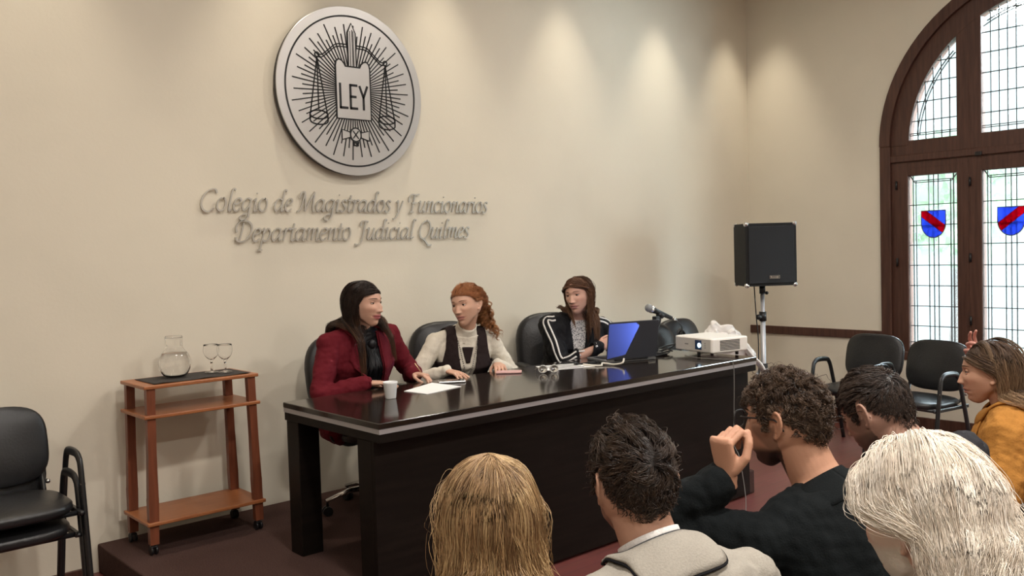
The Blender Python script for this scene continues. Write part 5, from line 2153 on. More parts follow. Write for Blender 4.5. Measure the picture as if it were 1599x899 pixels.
def grow(s, roots, nrmls, flow, length, steps=16, grav=.35, keep=.75, lift=.25, off=(.002, .014), C=None, seed=0, jitter=.08, droop=None, guard=None,
         hug=.0, sweep=0.0, sweep_y=.0, split=None, follow=0.0, short=False, spread=0.0, split_k=1.0, sweep_top=.085):
    """grow guide strands; roots/normals head-local, flow(roots) head-local directions. World result (N, steps, 3).
    hug keeps strands close to the skull, sweep draws them back from the face, split parts them before/behind the shoulders"""
    r = np.random.default_rng(seed)
    n = len(roots)
    P = s.hl(roots)
    d = nrm(flow(roots) + nrmls * lift + r.normal(size=(n, 3)) * jitter) @ s.HR.T
    d = nrm(d)
    length = np.broadcast_to(np.asarray(length, float), (n,))
    ds = (length / (steps - 1))[:, None]
    of = r.uniform(off[0], off[1], n)
    if short:
        of = off[0] + (of - off[0]) * (.12 + .88 * sstep(.005, .075, roots[:, 2]))
    C = C if C is not None else s.colliders()
    if guard is not None:
        C = C + guard
    out = [P]
    g = np.array((0, 0, -1.0))
    Q = P.copy()
    rad = np.array((.0775, .0995, .1185))
    rs = r.uniform(0, 1, n)
    for i in range(1, steps):
        d = nrm(d * keep + g * grav * (1.0 if droop is None else droop[i]) + r.normal(size=(n, 3)) * jitter * .35)
        L = ((Q - s.hc) @ s.HR) / s.hs
        nl = nrm(L / rad ** 2)
        lev = (np.linalg.norm(L / rad, axis=1) - 1) * .095
        if follow:
            d = nrm(d + follow * (flow(L) @ s.HR.T) * (L[:, 2:3] > -.09))
        if hug:
            nw = nl @ s.HR.T
            dn = (d * nw).sum(1, keepdims=True)
            k = hug * sstep(-.004, .006, lev - of)[:, None] * (L[:, 2:3] > -.05)
            d = nrm(d - nw * (np.maximum(dn, 0) + .35) * k)
        if sweep:
            k = sstep(sweep_y - .005, sweep_y + .03, L[:, 1]) * (L[:, 2] < sweep_top) * (L[:, 2] > -.115) * (np.abs(L[:, 0]) < .13)
            d = nrm(d - s.HR[:, 1] * (sweep * k)[:, None] + s.HR[:, 0] * (np.sign(L[:, 0]) * .3 * k * sweep)[:, None])
        if split is not None:
            T = s.tl(Q)
            k = sstep(.10, .03, T[:, 2])
            sg = np.where(rs < split, 1.0, -1.0)
            k2 = sstep(.16, .06, np.abs(T[:, 1])) * split_k
            d = nrm(d + s.T[:, 1] * (sg * .9 * k * k2)[:, None] + s.T[:, 0] * (np.sign(T[:, 0]) * k * (.45 * spread * sstep(.10, .05, np.abs(T[:, 0])) * (sg > 0) - .55 * sstep(.11, .17, np.abs(T[:, 0]))))[:, None])
        Q2 = Q + d * ds
        ramp = min(1.0, i / 3)
        Q2 = push(Q2, C, of * ramp)
        st = Q2 - Q
        d = nrm(st)
        Q2 = Q + d * ds          # keep the segment length
        Q2 = push(Q2, C, of * ramp)
        out.append(Q2)
        Q = Q2
    return np.stack(out, 1)


def children(G, roots_g, roots_c, clump=.6, frizz=.003, seed=0, wave=0.0, wl=.05, lenvar=.15, spread=1.0, curl=0.0, curl_l=.03, blend=False):
    """strands interpolated from guides G (n,k,3): roots in world space"""
    r = np.random.default_rng(seed)
    m = len(roots_c)
    k = G.shape[1]
    out = np.empty((m, k, 3))
    sidx = np.empty(m, int)
    for a in range(0, m, 4000):
        D = ((roots_c[a:a + 4000, None] - roots_g[None]) ** 2).sum(-1)
        sidx[a:a + 4000] = np.argmin(D, 1)
    gi = G[sidx]
    base = roots_g[sidx]
    if blend:
        gi = np.empty((m, k, 3)); base = np.empty((m, 3))
        for a in range(0, m, 4000):
            D = ((roots_c[a:a + 4000, None] - roots_g[None]) ** 2).sum(-1)
            nn = np.argpartition(D, 3, axis=1)[:, :3]
            w = 1 / (np.take_along_axis(D, nn, 1) + 2e-5)
            w /= w.sum(1, keepdims=True)
            gi[a:a + 4000] = (G[nn] * w[:, :, None, None]).sum(1)
            base[a:a + 4000] = (roots_g[nn] * w[:, :, None]).sum(1)
    t = np.linspace(0, 1, k)[None, :, None]
    offs = (roots_c - base)[:, None] * spread
    # strands shorter than their guide: sample the guide at t*f
    f = 1 - r.uniform(0, lenvar, m)
    tt = np.clip(np.linspace(0, 1, k)[None] * f[:, None] * (k - 1), 0, k - 1.001)
    i0 = tt.astype(int)
    fr = (tt - i0)[..., None]
    rows = np.arange(m)[:, None]
    path = gi[rows, i0] * (1 - fr) + gi[rows, np.minimum(i0 + 1, k - 1)] * fr
    out = path + offs * (1 - clump * t)
    # frizz: slow random drift and waves
    e1 = nrm(r.normal(size=(m, 3)))[:, None]
    e2 = nrm(r.normal(size=(m, 3)))[:, None]
    L = np.linalg.norm(np.diff(path, axis=1), axis=2).sum(1)
    s_ = np.linspace(0, 1, k)[None] * L[:, None]
    amp = frizz * r.gamma(1.5, .7, m)[:, None, None]
    ph = r.uniform(0, 6.28, (m, 1))
    out += amp * (np.sin(s_ / .05 + ph)[..., None] * e1 + np.sin(s_ / .031 + ph * 2)[..., None] * e2) * np.minimum(1, t * 2.5)
    if wave:
        phg = (sidx * 1.7 % 6.28)[:, None]
        out += wave * np.sin(s_ / wl * 6.28 + phg)[..., None] * nrm(np.stack([np.cos(sidx * 2.1), np.sin(sidx * 2.1), .3 * np.cos(sidx * 1.0)], 1))[:, None] * np.minimum(1, t * 2)
    if curl:
        phg = (sidx * 1.7 % 6.28)[:, None] + r.normal(size=(m, 1)) * .25
        T = nrm(np.gradient(path, axis=1))
        a = nrm(np.cross(T, np.array((.3, .2, 1.0)) + 0 * T))
        b = np.cross(T, a)
        out += curl * (np.cos(s_ / curl_l * 6.28 + phg)[..., None] * a + np.sin(s_ / curl_l * 6.28 + phg)[..., None] * b) * np.minimum(1, t * 3)
    return out, sidx


def strand_mesh(S, rad, cols_root, cols_tip, taper=.35, grad=(0, 1)):
    """S (m,k,3) -> triangular tubes as quads + vertex colours"""
    m, k, _ = S.shape
    T = nrm(np.gradient(S, axis=1))
    ref = np.where(np.abs(T[..., 2:3]) < .9, np.array((0, 0, 1.0)), np.array((1.0, 0, 0)))
    A = nrm(np.cross(T, ref))
    B = np.cross(T, A)
    t = np.linspace(0, 1, k)
    rr = np.asarray(rad, float)
    rr = (rr[:, None] if rr.ndim else rr) * (1 - (1 - taper) * t ** 2)[None]
    rr = np.broadcast_to(rr, (m, k))
    V = np.stack([S + (A * math.cos(a) + B * math.sin(a)) * rr[..., None] for a in (0, 2 * PI / 3, 4 * PI / 3)], 2)   # m,k,3,3
    idx = np.arange(m * k * 3).reshape(m, k, 3)
    F = []
    for q in range(3):
        q2 = (q + 1) % 3
        F.append(np.stack([idx[:, :-1, q], idx[:, :-1, q2], idx[:, 1:, q2], idx[:, 1:, q]], -1).reshape(-1, 4))
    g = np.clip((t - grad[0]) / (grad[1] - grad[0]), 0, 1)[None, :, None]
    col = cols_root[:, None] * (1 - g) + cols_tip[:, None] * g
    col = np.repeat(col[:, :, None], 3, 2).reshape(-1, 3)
    return V.reshape(-1, 3), np.vstack(F), col


def pick(pal, m, seed, var=.10, lock=None):
    r = np.random.default_rng(seed)
    pal = np.asarray(pal, float)
    k = r.integers(0, len(pal), m)
    if lock is not None:
        k = np.where(r.uniform(size=m) < .65, (lock * 7919 + 3) % len(pal), k)
    c = pal[k]
    return np.clip(c * (1 + r.normal(size=(m, 1)) * var), .002, 1)


def cap_mesh(s, hl, off=.0015, col=(.05, .03, .02), seed=0):
    """thin dark under-layer of hair over the scalp, following the hairline"""
    nu, nv = 96, 48
    V, ok = [], []
    ph = np.linspace(0.0, PI * .80, nv)
    th = np.linspace(-PI, PI, nu, endpoint=False)
    D = np.stack([np.outer(np.sin(ph), np.sin(th)), np.outer(np.sin(ph), np.cos(th)), np.outer(np.cos(ph), np.ones(nu))], -1).reshape(-1, 3)
    # slide every ring down to the hairline
    P = []
    for i in range(nv):
        for q in range(nu):
            az = abs(th[q])
            zl = float(hl(az)) + .010 + .013 * float(sstep(1.25, .8, np.array(az)))
            zz = 1 - (1 - zl / .117) * (i / (nv - 1))
            rad = math.sqrt(max(1 - min(zz, 1) ** 2, 0)) if zz > -1 else 0
            P.append((rad * math.sin(th[q]) * .0755, rad * math.cos(th[q]) * .097, zz * .117))
    D = nrm(np.array(P))
    P = head_shape(D, **s.kw) + D * off
    F = []
    for i in range(nv - 1):
        for q in range(nu):
            q2 = (q + 1) % nu
            F.append((i * nu + q, i * nu + q2, (i + 1) * nu + q2, (i + 1) * nu + q))
    F = np.array(F)[:, ::-1]
    W = s.hl(P)
    N = vnormals(W, F)
    if (N * (W - s.hc)).sum() < 0:
        F = F[:, ::-1]
        N = -N
    V2, F2 = shell(W, F, N, .003)
    return V2, F2, np.tile(np.array(col), (len(V2), 1))


def hair_obj(s, parts, name='hair', material=None):
    V, F, Cc, n = [], [], [], 0
    for v, f, c in parts:
        V.append(v); F.append(f + n); Cc.append(c); n += len(v)
    return quad_obj(name, np.vstack(V), np.vstack(F), material or M['hair'], s.root, s.ro, np.vstack(Cc))


def lateral_flow(part=0.0, down=.55, back=.45, fwd_pull=0.0):
    """hair parted along x=part: outwards, backwards and down over the skull"""
    def f(P):
        n = nrm(P / np.array((.0775, .0995, .1185)) ** 2)
        sgn = np.tanh((P[:, 0] - part) / .012)
        d = np.c_[sgn * .9, np.full(len(P), -back), np.full(len(P), -down)]
        d -= n * (d * n).sum(1, keepdims=True)
        return nrm(d)
    return f


def whorl_flow(w=(.01, -.075, .085), comb=(0, .6, 0), k=.8, seed=0, mess=.0):
    """short hair growing away from the crown, combed towards comb"""
    w = np.array(w); comb = np.array(comb, float)
    def f(P):
        n = nrm(P / np.array((.0775, .0995, .1185)) ** 2)
        d = nrm(P - w) * k + comb
        if mess:
            d = d + mess * np.stack([wave_noise(P, .035, seed + i) for i in range(3)], 1)
        d -= n * (d * n).sum(1, keepdims=True)
        return nrm(d)
    return f

# ------------------------------------------------------------------ cloth materials
def cloth(name, c, rough=.85, noise=True, sheen=.0, sc=260, b=.25):
    c2 = tuple(x * .90 for x in c)
    return mat(name, c, rough, spec=.15, noise=(sc, c2, (1, 1, 1), .4, .65) if noise else None, bump=(sc, b, (1, 1, 1)), sheen=sheen)


BURG = cloth('burgundy_wool', (.120, .010, .017))
BLACKCL = cloth('black_cloth', (.009, .009, .011))
BLACKSAT = mat('black_chiffon', (.006, .006, .008), .45, spec=.4)
CREAM = cloth('cream_knit', (.66, .61, .52), sc=200, b=.2)
VEST = cloth('dark_brown_vest', (.022, .014, .014))
TRACK = cloth('black_track_cloth', (.010, .010, .012), .6)
WHITECL = cloth('white_cloth', (.72, .70, .68))
LACE = mat('patterned_top', (.66, .64, .62), .8, noise=(150, (.12, .12, .13), (1, 1, 1), .50, .56))
GREYBL = cloth('grey_beige_blazer', (.36, .335, .29))
SWEAT = cloth('black_sweater', (.007, .009, .010), .9)
MUST = cloth('mustard_felt', (.43, .195, .045), .95, sc=120)
DENIM = cloth('dark_denim', (.02, .025, .04))
GREYTR = cloth('grey_trousers', (.10, .10, .11))
LEATH = mat('shoe_leather', (.02, .015, .012), .35)
GOLD = mat('warm_metal', (.55, .40, .25), .3, metal=.9)
PEARL = mat('pearl', (.75, .70, .62), .2)
PRES = 'women seated behind the table'
AUD = 'seated audience in the foreground'


def front_open(w, ymin=0.0):
    return cut_where(lambda L: np.minimum(w(L[:, 2]) - np.abs(L[:, 0]), L[:, 1] - ymin))


def lapels(P, name, m, w, z0, z1, width, off=.009, thick=.004, parent=None, notch=.6):
    bv = P.bvh()
    for q in (1, -1):
        def quad(u, v):
            z = z0 + (z1 - z0) * v
            wd = width * (np.interp(v, [0, notch * .3, notch * .5, notch * .52, 1], [.45, .75, 1.0, .80, .10]))
            return q * (w(np.array([z]))[0] + .004 + u * wd), z
        P.patch(name, m, bv, quad, 9, 26, off, thick, offfn=lambda u, v: off * (1 - .4 * u) + .002)


def std_strands(P, G, rg, n, pal_r, pal_t, seed, rad=.0006, clump=.6, frizz=.003, hl=None, accept=None, grad=(0, 1), **kw):
    rc, nc = P.scalp(n, hl, seed + 1, accept)
    S, si = children(G, P.hl(rg), P.hl(rc), clump, frizz, seed + 2, **kw)
    S = np.stack([push(S[:, i], P.colliders()[:2], np.full(len(S), .0015)) for i in range(S.shape[1])], 1)
    return strand_mesh(S, rad, pick(pal_r, n, seed + 3, lock=si), pick(pal_t, n, seed + 3, lock=si), grad=grad)


def guard_face(P, dy=0.0):
    return [('e', P.hl((0, .092 + dy, -.030)), P.HR, np.array((.050, .040, .092)) * P.hs)]


# ================================================================== woman in burgundy
P = Person('person in burgundy blazer and black bow blouse with long dark hair, at table left', (2.70, 4.43, .665), (2.682, 4.305, 1.205), (2.662, 4.235, 1.345), (.36, -.93, -.03), (.04, -1, 0),
           scale=1.06, hup=(-.02, .05, 1), sh_w=.190, group=PRES, skin=(.56, .33, .24), floor=PLAT, smile=.9, full=.05)
P.hs = 1.09
w = P.set_arm(-1, (2.925, 4.155, .942), (.7, .5, -.6))
P.hands.append(dict(wrist=w, d=(.35, -.9, -.12), palm=(-.25, .1, -1), side=-1, curl=(.45, .55, .6, .7), thumb=.5, s=.95))
w = P.set_arm(1, (2.575, 4.10, .935), (-.8, .4, -.5))
P.hands.append(dict(wrist=w, d=(.92, -.38, -.08), palm=(0, 0, -1), side=1, curl=(.10, .12, .15, .2), thumb=.2, s=.95))
P.build_body(lips=(.36, .10, .10), brow=(.02, .012, .01), ears=())
P.garment('blouse', BLACKSAT, .005, t1=1.0, sleeves=(), wr=.003, seed=3)
bl_bvh = P.bvh()
wf = lambda z: np.interp(z, [-.60, -.42, -.18, -.05, .03], [.135, .105, .062, .055, .062])
P.garment('blazer', BURG, .017, t0=-.20, t1=1.0, cut=front_open(wf, -.005), thick=.007, wr=.004, seed=11, wk=1.06, sl_end=.98, extra=lambda mb: [mb.capsule([P.sh[q] - P.T[:, 0] * q * .06 + P.T[:, 2] * .022, P.sh[q] + P.T[:, 0] * q * .012 + P.T[:, 2] * .014], [.066, .066], 16) for q in (1, -1)])
lapels(P, 'lapel', BURG, wf, -.01, -.44, .085)
P.fold_collar('collar', BURG, P.bvh(), lambda a: .118, .030, 55, 305, .006)
# soft bow and ruffles of the blouse
P.collar_band('neck_scarf', BLACKSAT, -.015, .045, .010, .007, thick=.005, wav=.0015, tilt=-.008)
bw = P.on_front(bl_bvh, 0, -.055, .030)
b = MB(); b.ball(bw, (.024, .020, .026), 16, 10); b.build('bow_knot', BLACKSAT, P.root, P.ro)
for q, ln, sp in ((1, .32, .035), (-1, .36, .02), (1, .26, -.005)):
    def quad(u, v, q=q, ln=ln, sp=sp):
        return q * (sp * v + .004) + (u - .5) * (.035 + .065 * v) + .006 * math.sin(v * 14 + q), -.055 - ln * v
    P.patch('bow_tail', BLACKSAT, bl_bvh, quad, 14, 26, .02, .003, offfn=lambda u, v: .018 + .012 * math.sin(u * 13 + v * 3) * (.3 + v))
for q in (1, -1):
    b = MB(); b.ball(P.hl((q * .078, -.004, -.033)), .0065 * 1.1, 12, 8); b.build('earring', PEARL, P.root, P.ro)
P.legs(BLACKCL, LEATH, (0.06, -1, 0))
hl = hairline(.058, .042, -.02, -.03, -.078)
rg, ng = P.scalp(190, hl, 21)
fl = lateral_flow(-.030, .50, .80)
G = grow(P, rg, ng, fl, RNG.uniform(.36, .44, 190), 24, grav=.34, keep=.74, lift=.22, off=(.003, .014), seed=22, C=P.colliders(.024) + guard_face(P), hug=.6, sweep=.9, sweep_y=.030, split=.6, spread=1.6)
DK_R, DK_T = [(.020, .011, .008), (.030, .016, .011), (.014, .008, .006)], [(.10, .045, .022), (.07, .032, .018), (.13, .06, .03)]
hair_obj(P, [cap_mesh(P, hl, .003, (.014, .008, .006)), std_strands(P, G, rg, 6500, DK_R, DK_T, 23, .0010, .45, .003, hl, grad=(.5, 1), lenvar=.2)])
# pen
b = MB(); b.tube([(2.955, 4.10, .925), (2.895, 4.10, 1.005)], .0032, 8)
o = b.build('pen', GOLD); tag(o, 'thin pen held up in the hand of the burgundy blazer woman', 'pen')

# ================================================================== woman in white turtleneck
P = Person('person in dark vest over white turtleneck with curly red ponytail, at table middle', (3.43, 4.44, .645), (3.385, 4.262, 1.135), (3.345, 4.185, 1.297), (-.94, -.34, -.05), (-.36, -.93, 0),
           scale=1.04, hup=(-.05, .12, 1), sh_w=.172, group=PRES, skin=(.56, .33, .235), floor=PLAT, smile=.35, full=.06)
P.hs = 1.06
w = P.set_arm(1, (3.135, 4.125, .935), (-.6, .3, -.7))
P.hands.append(dict(wrist=w, d=(.2, -.96, -.12), palm=(0, 0, -1), side=1, curl=(.2, .25, .3, .3), thumb=.3, s=.93))
w = P.set_arm(-1, (3.505, 4.105, .938), (.8, .2, -.6))
P.hands.append(dict(wrist=w, d=(-.5, -.85, -.10), palm=(0, 0, -1), side=-1, curl=(.3, .35, .4, .4), thumb=.4, s=.93))
P.build_body(lips=(.40, .17, .14), brow=(.10, .04, .02))
P.garment('turtleneck_sweater', CREAM, .009, t0=-.20, t1=1.0, wr=.0035, seed=31, armfold=.006, sl_end=.98)
sw = P.bvh()
P.collar_band('turtleneck', CREAM, -.012, .070, .014, .008, thick=.006, wav=.0012, tilt=-.012)
wf = lambda z: np.interp(z, [-.60, -.50, -.32, -.20, -.10, .03], [.050, .040, .020, .040, .058, .068])
armh = lambda L: np.abs(L[:, 0]) - np.interp(L[:, 2], [-.22, -.15, -.07, .05], [.30, .152, .132, .122])
P.garment('vest', VEST, .025, t0=-.15, t1=1.0, sleeves=(), thick=.006, wr=.003, seed=33,
          cut=cut_where(lambda L: np.maximum(np.minimum(wf(L[:, 2]) - np.abs(L[:, 0]), L[:, 1] + .01), armh(L))))
# long bead necklace with a dark pendant
pts = [P.on_front(sw, x, z, .013) for x, z in [(.060 * (1 - abs(t_)) ** .8 * (1 if t_ > 0 else -1) * 1.0 if False else .060 * t_, -.270 + .245 * abs(t_)) for t_ in np.linspace(-1, 1, 46)]]
b = MB()
for p_ in pts:
    b.ball(p_, .0042, 8, 6)
b.build('necklace', mat('bead_metal', (.30, .28, .26), .3, metal=.8), P.root, P.ro)
b = MB()
r9 = np.random.default_rng(9)
for k in range(22):
    x, z = r9.uniform(-.030, .030), -.285 + r9.uniform(-.022, .022)
    b.ball(P.on_front(sw, x, z, .012), r9.uniform(.005, .009), 8, 6)
b.build('pendant', mat('dark_beads', (.03, .03, .03), .35, metal=.5), P.root, P.ro)
def quad(u, v):
    return (u - .5) * (.070 - .045 * v), -.060 - .085 * v
P.patch('dark_scarf_end', VEST, sw, quad, 8, 8, .008, .003)
P.legs(BLACKCL, LEATH, (-.30, -1, 0))
RED_R, RED_T = [(.27, .098, .032), (.34, .130, .045), (.19, .065, .022)], [(.40, .175, .065), (.46, .21, .085), (.29, .115, .042)]
hl = lambda a: np.interp(a, np.radians([0, 35, 58, 72, 82, 88, 104, 112, 140, 180]), [.060, .056, .048, .028, .012, .036, .036, -.004, -.045, -.070])
tie = np.array((-.010, -.112, .012))
rg, ng = P.scalp(150, hl, 41)
K = 14
t = np.linspace(0, 1, K)[None, :, None]
path = rg[:, None] * (1 - t) + tie * t
path = path + ng[:, None] * (.05 * np.sin(t * PI))
Wp = P.hl(path)
Wp = np.stack([push(Wp[:, i], P.colliders()[:2], np.full(150, .004)) for i in range(K)], 1)
rc, nc = P.scalp(2600, hl, 42)
S, _ = children(Wp, P.hl(rg), P.hl(rc), .75, .0022, 43, lenvar=.02, wave=.002, wl=.05)
S = np.stack([push(S[:, i], P.colliders()[:2], np.random.default_rng(4).uniform(.002, .007, len(S))) for i in range(K)], 1)
A = strand_mesh(S, .0010, pick(RED_R, 2600, 44), pick(RED_R, 2600, 45))
# ponytail
r4 = np.random.default_rng(46)
ng_ = 60
root = tie + r4.normal(size=(ng_, 3)) * np.array((.012, .008, .014))
nn_ = nrm(np.c_[r4.normal(size=ng_) * .55 - .1, np.full(ng_, -1.0), r4.normal(size=ng_) * .5 + .15])
G = grow(P, root, nn_, lambda q: nn_, RNG.uniform(.18, .31, ng_), 30, grav=.22, keep=.85, lift=.2, off=(.006, .03), seed=47, C=P.colliders(.02))
rc = tie + r4.normal(size=(1500, 3)) * np.array((.014, .010, .016))
S, _ = children(G, P.hl(root), P.hl(rc), .55, .003, 48, lenvar=.4, curl=.010, curl_l=.045)
B_ = strand_mesh(S, .0011, pick(RED_R, 1500, 49), pick(RED_T, 1500, 49))
# loose fringe of curls over the crown
rg2, ng2 = P.scalp(60, hl, 50, lambda q: (q[:, 2] > .07) & (q[:, 1] < .05))
G = grow(P, rg2, ng2, whorl_flow((0, .11, .05), (0, -.5, 0)), .05, 12, grav=.08, keep=.85, lift=.25, off=(.003, .008), seed=51, C=P.colliders(), hug=.8)
C_ = std_strands(P, G, rg2, 420, RED_T, RED_T, 52, .0010, .4, .004, hl, lambda q: (q[:, 2] > .07) & (q[:, 1] < .05), curl=.003, curl_l=.03)
hair_obj(P, [cap_mesh(P, hl, .002, (.13, .04, .013)), A, B_, C_])
b = MB(); b.ball(P.hl(tie + (0, .006, 0)), (.016, .012, .016), 14, 8); b.build('hair_tie', BLACKCL, P.root, P.ro)

# ================================================================== woman in striped track jacket
P = Person('person in black jacket with white sleeve stripes and auburn hair, behind the laptop', (4.40, 4.43, .655), (4.345, 4.252, 1.16), (4.302, 4.185, 1.302), (-.95, -.29, -.05), (-.46, -.89, 0),
           scale=1.05, hup=(-.03, .10, 1), sh_w=.188, group=PRES, skin=(.55, .32, .24), floor=PLAT, full=.10)
P.hs = 1.07
w = P.set_arm(1, (4.325, 4.035, .965), (-.5, .2, -.8))
P.hands.append(dict(wrist=w, d=(.62, -.55, .35), palm=(.5, .5, -.3), side=1, curl=(.5, .55, .6, .65), thumb=.4, s=.95))
w = P.set_arm(-1, (4.52, 4.02, .945), (.9, .1, -.5))
P.hands.append(dict(wrist=w, d=(-.75, -.45, .2), palm=(.1, .6, -.4), side=-1, curl=(.6, .65, .7, .7), thumb=.4, s=.95))
P.build_body(lips=(.36, .15, .13), brow=(.05, .025, .015), ears=())
P.garment('patterned_top', LACE, .006, t1=1.0, sleeves=(), wr=.002, seed=61)
wf = lambda z: np.interp(z, [-.60, -.38, -.22, -.08, .03], [-.02, -.02, .030, .052, .075])
P.garment('track_jacket', TRACK, .018, t0=-.2, t1=1.0, cut=front_open(wf, -.005), thick=.006, wr=.0045, seed=62, wk=1.05, sl_end=1.0)
jb_ = P.bvh()
P.collar_band('jacket_collar', TRACK, -.020, .035, .020, .018, 42, 318, .006)
for q in (1, -1):
    a, e, wv = P.arms[q]
    for k in (-1, 1):
        b = MB()
        cen = smooth_path([a + P.T[:, 2] * .02 - P.T[:, 0] * q * .05, a, (a + e) / 2, e, (e + wv) / 2, wv], 10)
        pts, wd, nm = [], [], []
        for i, c_ in enumerate(cen):
            tgt = nrm(cen[min(i + 1, len(cen) - 1)] - cen[max(i - 1, 0)])
            outd = nrm(P.T[:, 0] * q * .55 + P.T[:, 1] * .55 + P.T[:, 2] * .75)
            outd = nrm(outd - tgt * (outd @ tgt))
            lat = np.cross(tgt, outd)
            dr = nrm(outd + lat * k * .26)
            hit = jb_.ray_cast(Vector(c_ + dr * .16), Vector(-dr), .2)
            if hit[0] is None:
                continue
            pts.append(np.array(hit[0]) + dr * .0025); wd.append(np.cross(tgt, dr) * .0058); nm.append(dr)
        pts = np.array(pts)
        pts[1:-1] = .5 * pts[1:-1] + .25 * (pts[:-2] + pts[2:])
        b.ribbon(pts, np.array(wd), np.array(nm), .003)
        b.build('sleeve_stripe', WHITECL, P.root, P.ro)
P.legs(BLACKCL, LEATH, (-.45, -1, 0))
hl = hairline(.060, .048, -.01, -.03, -.078)
rg, ng = P.scalp(180, hl, 71)
G = grow(P, rg, ng, lateral_flow(.010, .55, .55), RNG.uniform(.27, .34, 180), 22, grav=.32, keep=.76, lift=.25, off=(.004, .016), seed=72, C=P.colliders(.026) + guard_face(P), hug=.6, sweep=.9, sweep_y=.022, split=.4)
AU_R, AU_T = [(.095, .040, .020), (.125, .055, .028), (.070, .030, .015)], [(.14, .070, .036), (.17, .088, .046), (.10, .048, .025)]
hair_obj(P, [cap_mesh(P, hl, .003, (.06, .022, .010)), std_strands(P, G, rg, 5000, AU_R, AU_T, 73, .0012, .5, .0035, hl, lenvar=.25)])

# ================================================================== audience
SEAT = .0


def seat_chair(P, label, rz, back=.02):
    x, y = P.hip[0] + back * math.sin(rz), P.hip[1] + back * -math.cos(rz)
    visitor_chair((x, y, 0), rz, label, 'black visitor chairs')


# ---- blonde woman, seen from behind
P = Person('person with long blonde hair seen from behind, nearest to the table left end', (.875, 1.01, .53), (.90, 1.075, .995), (.949, 1.143, 1.165), (.52, .85, -.08), (.45, .89, 0), group=AUD, skin=(.56, .34, .25))
for q in (1, -1):
    P.set_arm(q, P.sh[q] + P.T @ np.array((-.04 * q, .27, -.36)), (.6 * q, -.4, -.5))
    P.hands.append(dict(wrist=P.arms[q][2], d=P.T @ np.array((-.4 * q, .9, -.1)), palm=(0, 0, -1), side=q))
P.hs = .96
P.build_body(voxel=.005, ears=())
P.garment('sweater', cloth('brown_knit', (.12, .08, .055)), .014, wr=.004, seed=81)
P.legs(DENIM, LEATH)
hl = hairline(.060, .048, -.02, -.03, -.08)
rg, ng = P.scalp(620, hl, 91)
G = grow(P, rg, ng, lateral_flow(.004, .70, .34), RNG.uniform(.42, .54, 620), 30, grav=.28, keep=.78, lift=.08, off=(.002, .013), seed=92, C=P.colliders(.030) + guard_face(P) + [('c', P.spine(.9), P.hl((0, -.02, -.04)), .070)], hug=.55, sweep=.9, sweep_y=.02, split=.12)
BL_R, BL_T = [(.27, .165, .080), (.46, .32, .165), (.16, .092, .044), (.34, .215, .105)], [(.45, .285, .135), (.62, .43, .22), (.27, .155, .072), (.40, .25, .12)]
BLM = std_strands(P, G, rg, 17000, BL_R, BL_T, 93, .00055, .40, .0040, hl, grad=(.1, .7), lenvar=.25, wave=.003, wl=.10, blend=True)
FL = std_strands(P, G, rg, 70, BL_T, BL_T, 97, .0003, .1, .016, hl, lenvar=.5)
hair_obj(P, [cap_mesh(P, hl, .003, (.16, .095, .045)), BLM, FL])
seat_chair(P, 'black visitor chair under the blonde woman', math.atan2(-P.T[0, 1], P.T[1, 1]) + PI)

# ---- man in grey blazer
P = Person('person in light grey blazer with short dark hair seen from behind, beside the blonde hair', (1.33, 1.02, .555), (1.350, 1.112, 1.012), (1.354, 1.180, 1.143), (.42, .90, -.05), (.30, .95, 0), male=True, group=AUD, skin=(.47, .27, .19), hup=(.02, 0, 1), sh_w=.190, sh_drop=.02)
for q in (1, -1):
    P.set_arm(q, P.sh[q] + P.T @ np.array((-.02 * q, .25, -.38)), (.7 * q, -.4, -.5))
    P.hands.append(dict(wrist=P.arms[q][2], d=P.T @ np.array((-.4 * q, .9, -.1)), palm=(0, 0, -1), side=q))
P.build_body(voxel=.0042, beard=((.10, .07, .055), .45, -.035), brow=(.02, .012, .01))
P.garment('shirt', WHITECL, .006, t1=1.0, sleeves=(), seed=3)
P.garment('blazer', GREYBL, .017, t1=1.0, seed=102, wr=.0035, thick=None, voxel=.006, sl_end=.95, cut=cut_where(lambda L: np.minimum(np.interp(L[:, 2], [-.6, -.30, -.05, .05], [-.02, .0, .055, .08]) - np.abs(L[:, 0]), L[:, 1] - .0)),
          extra=lambda mb: [mb.capsule([P.sh[q] - P.T[:, 0] * q * .07 + P.T[:, 2] * .012, P.sh[q] + P.T[:, 0] * q * .010], [.066, .062], 16) for q in (1, -1)])
bz = P.bvh()
P.collar_band('shirt_collar', WHITECL, -.01, .052, .009, .007, 28, 332, .003, tilt=-.014)
P.fold_collar('collar_stand', cloth('dark_grey_felt', (.07, .072, .075)), bz, lambda a: .092, .040, 26, 334, .004, o=.012, tilt=-.016, bulge=.006)
cb, CG = P.fold_collar('blazer_collar', GREYBL, bz, lambda a: .106, .038, 44, 318, .006, o=.017, tilt=-.016, lie=.011, bulge=.008, zback=-.026)
b = MB(); b.tube(CG[:, -1] - P.T[:, 2] * .004, .0026, 6); b.build('collar_seam', BLACKCL, P.root, P.ro)
P.legs(GREYTR, LEATH)
hl = MEN(.062, -.056)
rg, ng = P.scalp(420, hl, 111)
def lenf(R, top, side):
    return side + (top - side) * sstep(.005, .080, R[:, 2])
G = grow(P, rg, ng, whorl_flow((.01, -.085, .060), (-.35, .55, 0), mess=.85, seed=5), lenf(rg, .060, .011), 12, grav=.04, keep=.85, lift=.30, off=(.002, .018), seed=112, short=True, C=P.colliders()[:3], jitter=.20, hug=.8, follow=.15)
DB = [(.024, .015, .011), (.034, .021, .015), (.016, .010, .008)]
DBT = [(.060, .039, .026), (.085, .056, .038), (.04, .025, .018)]
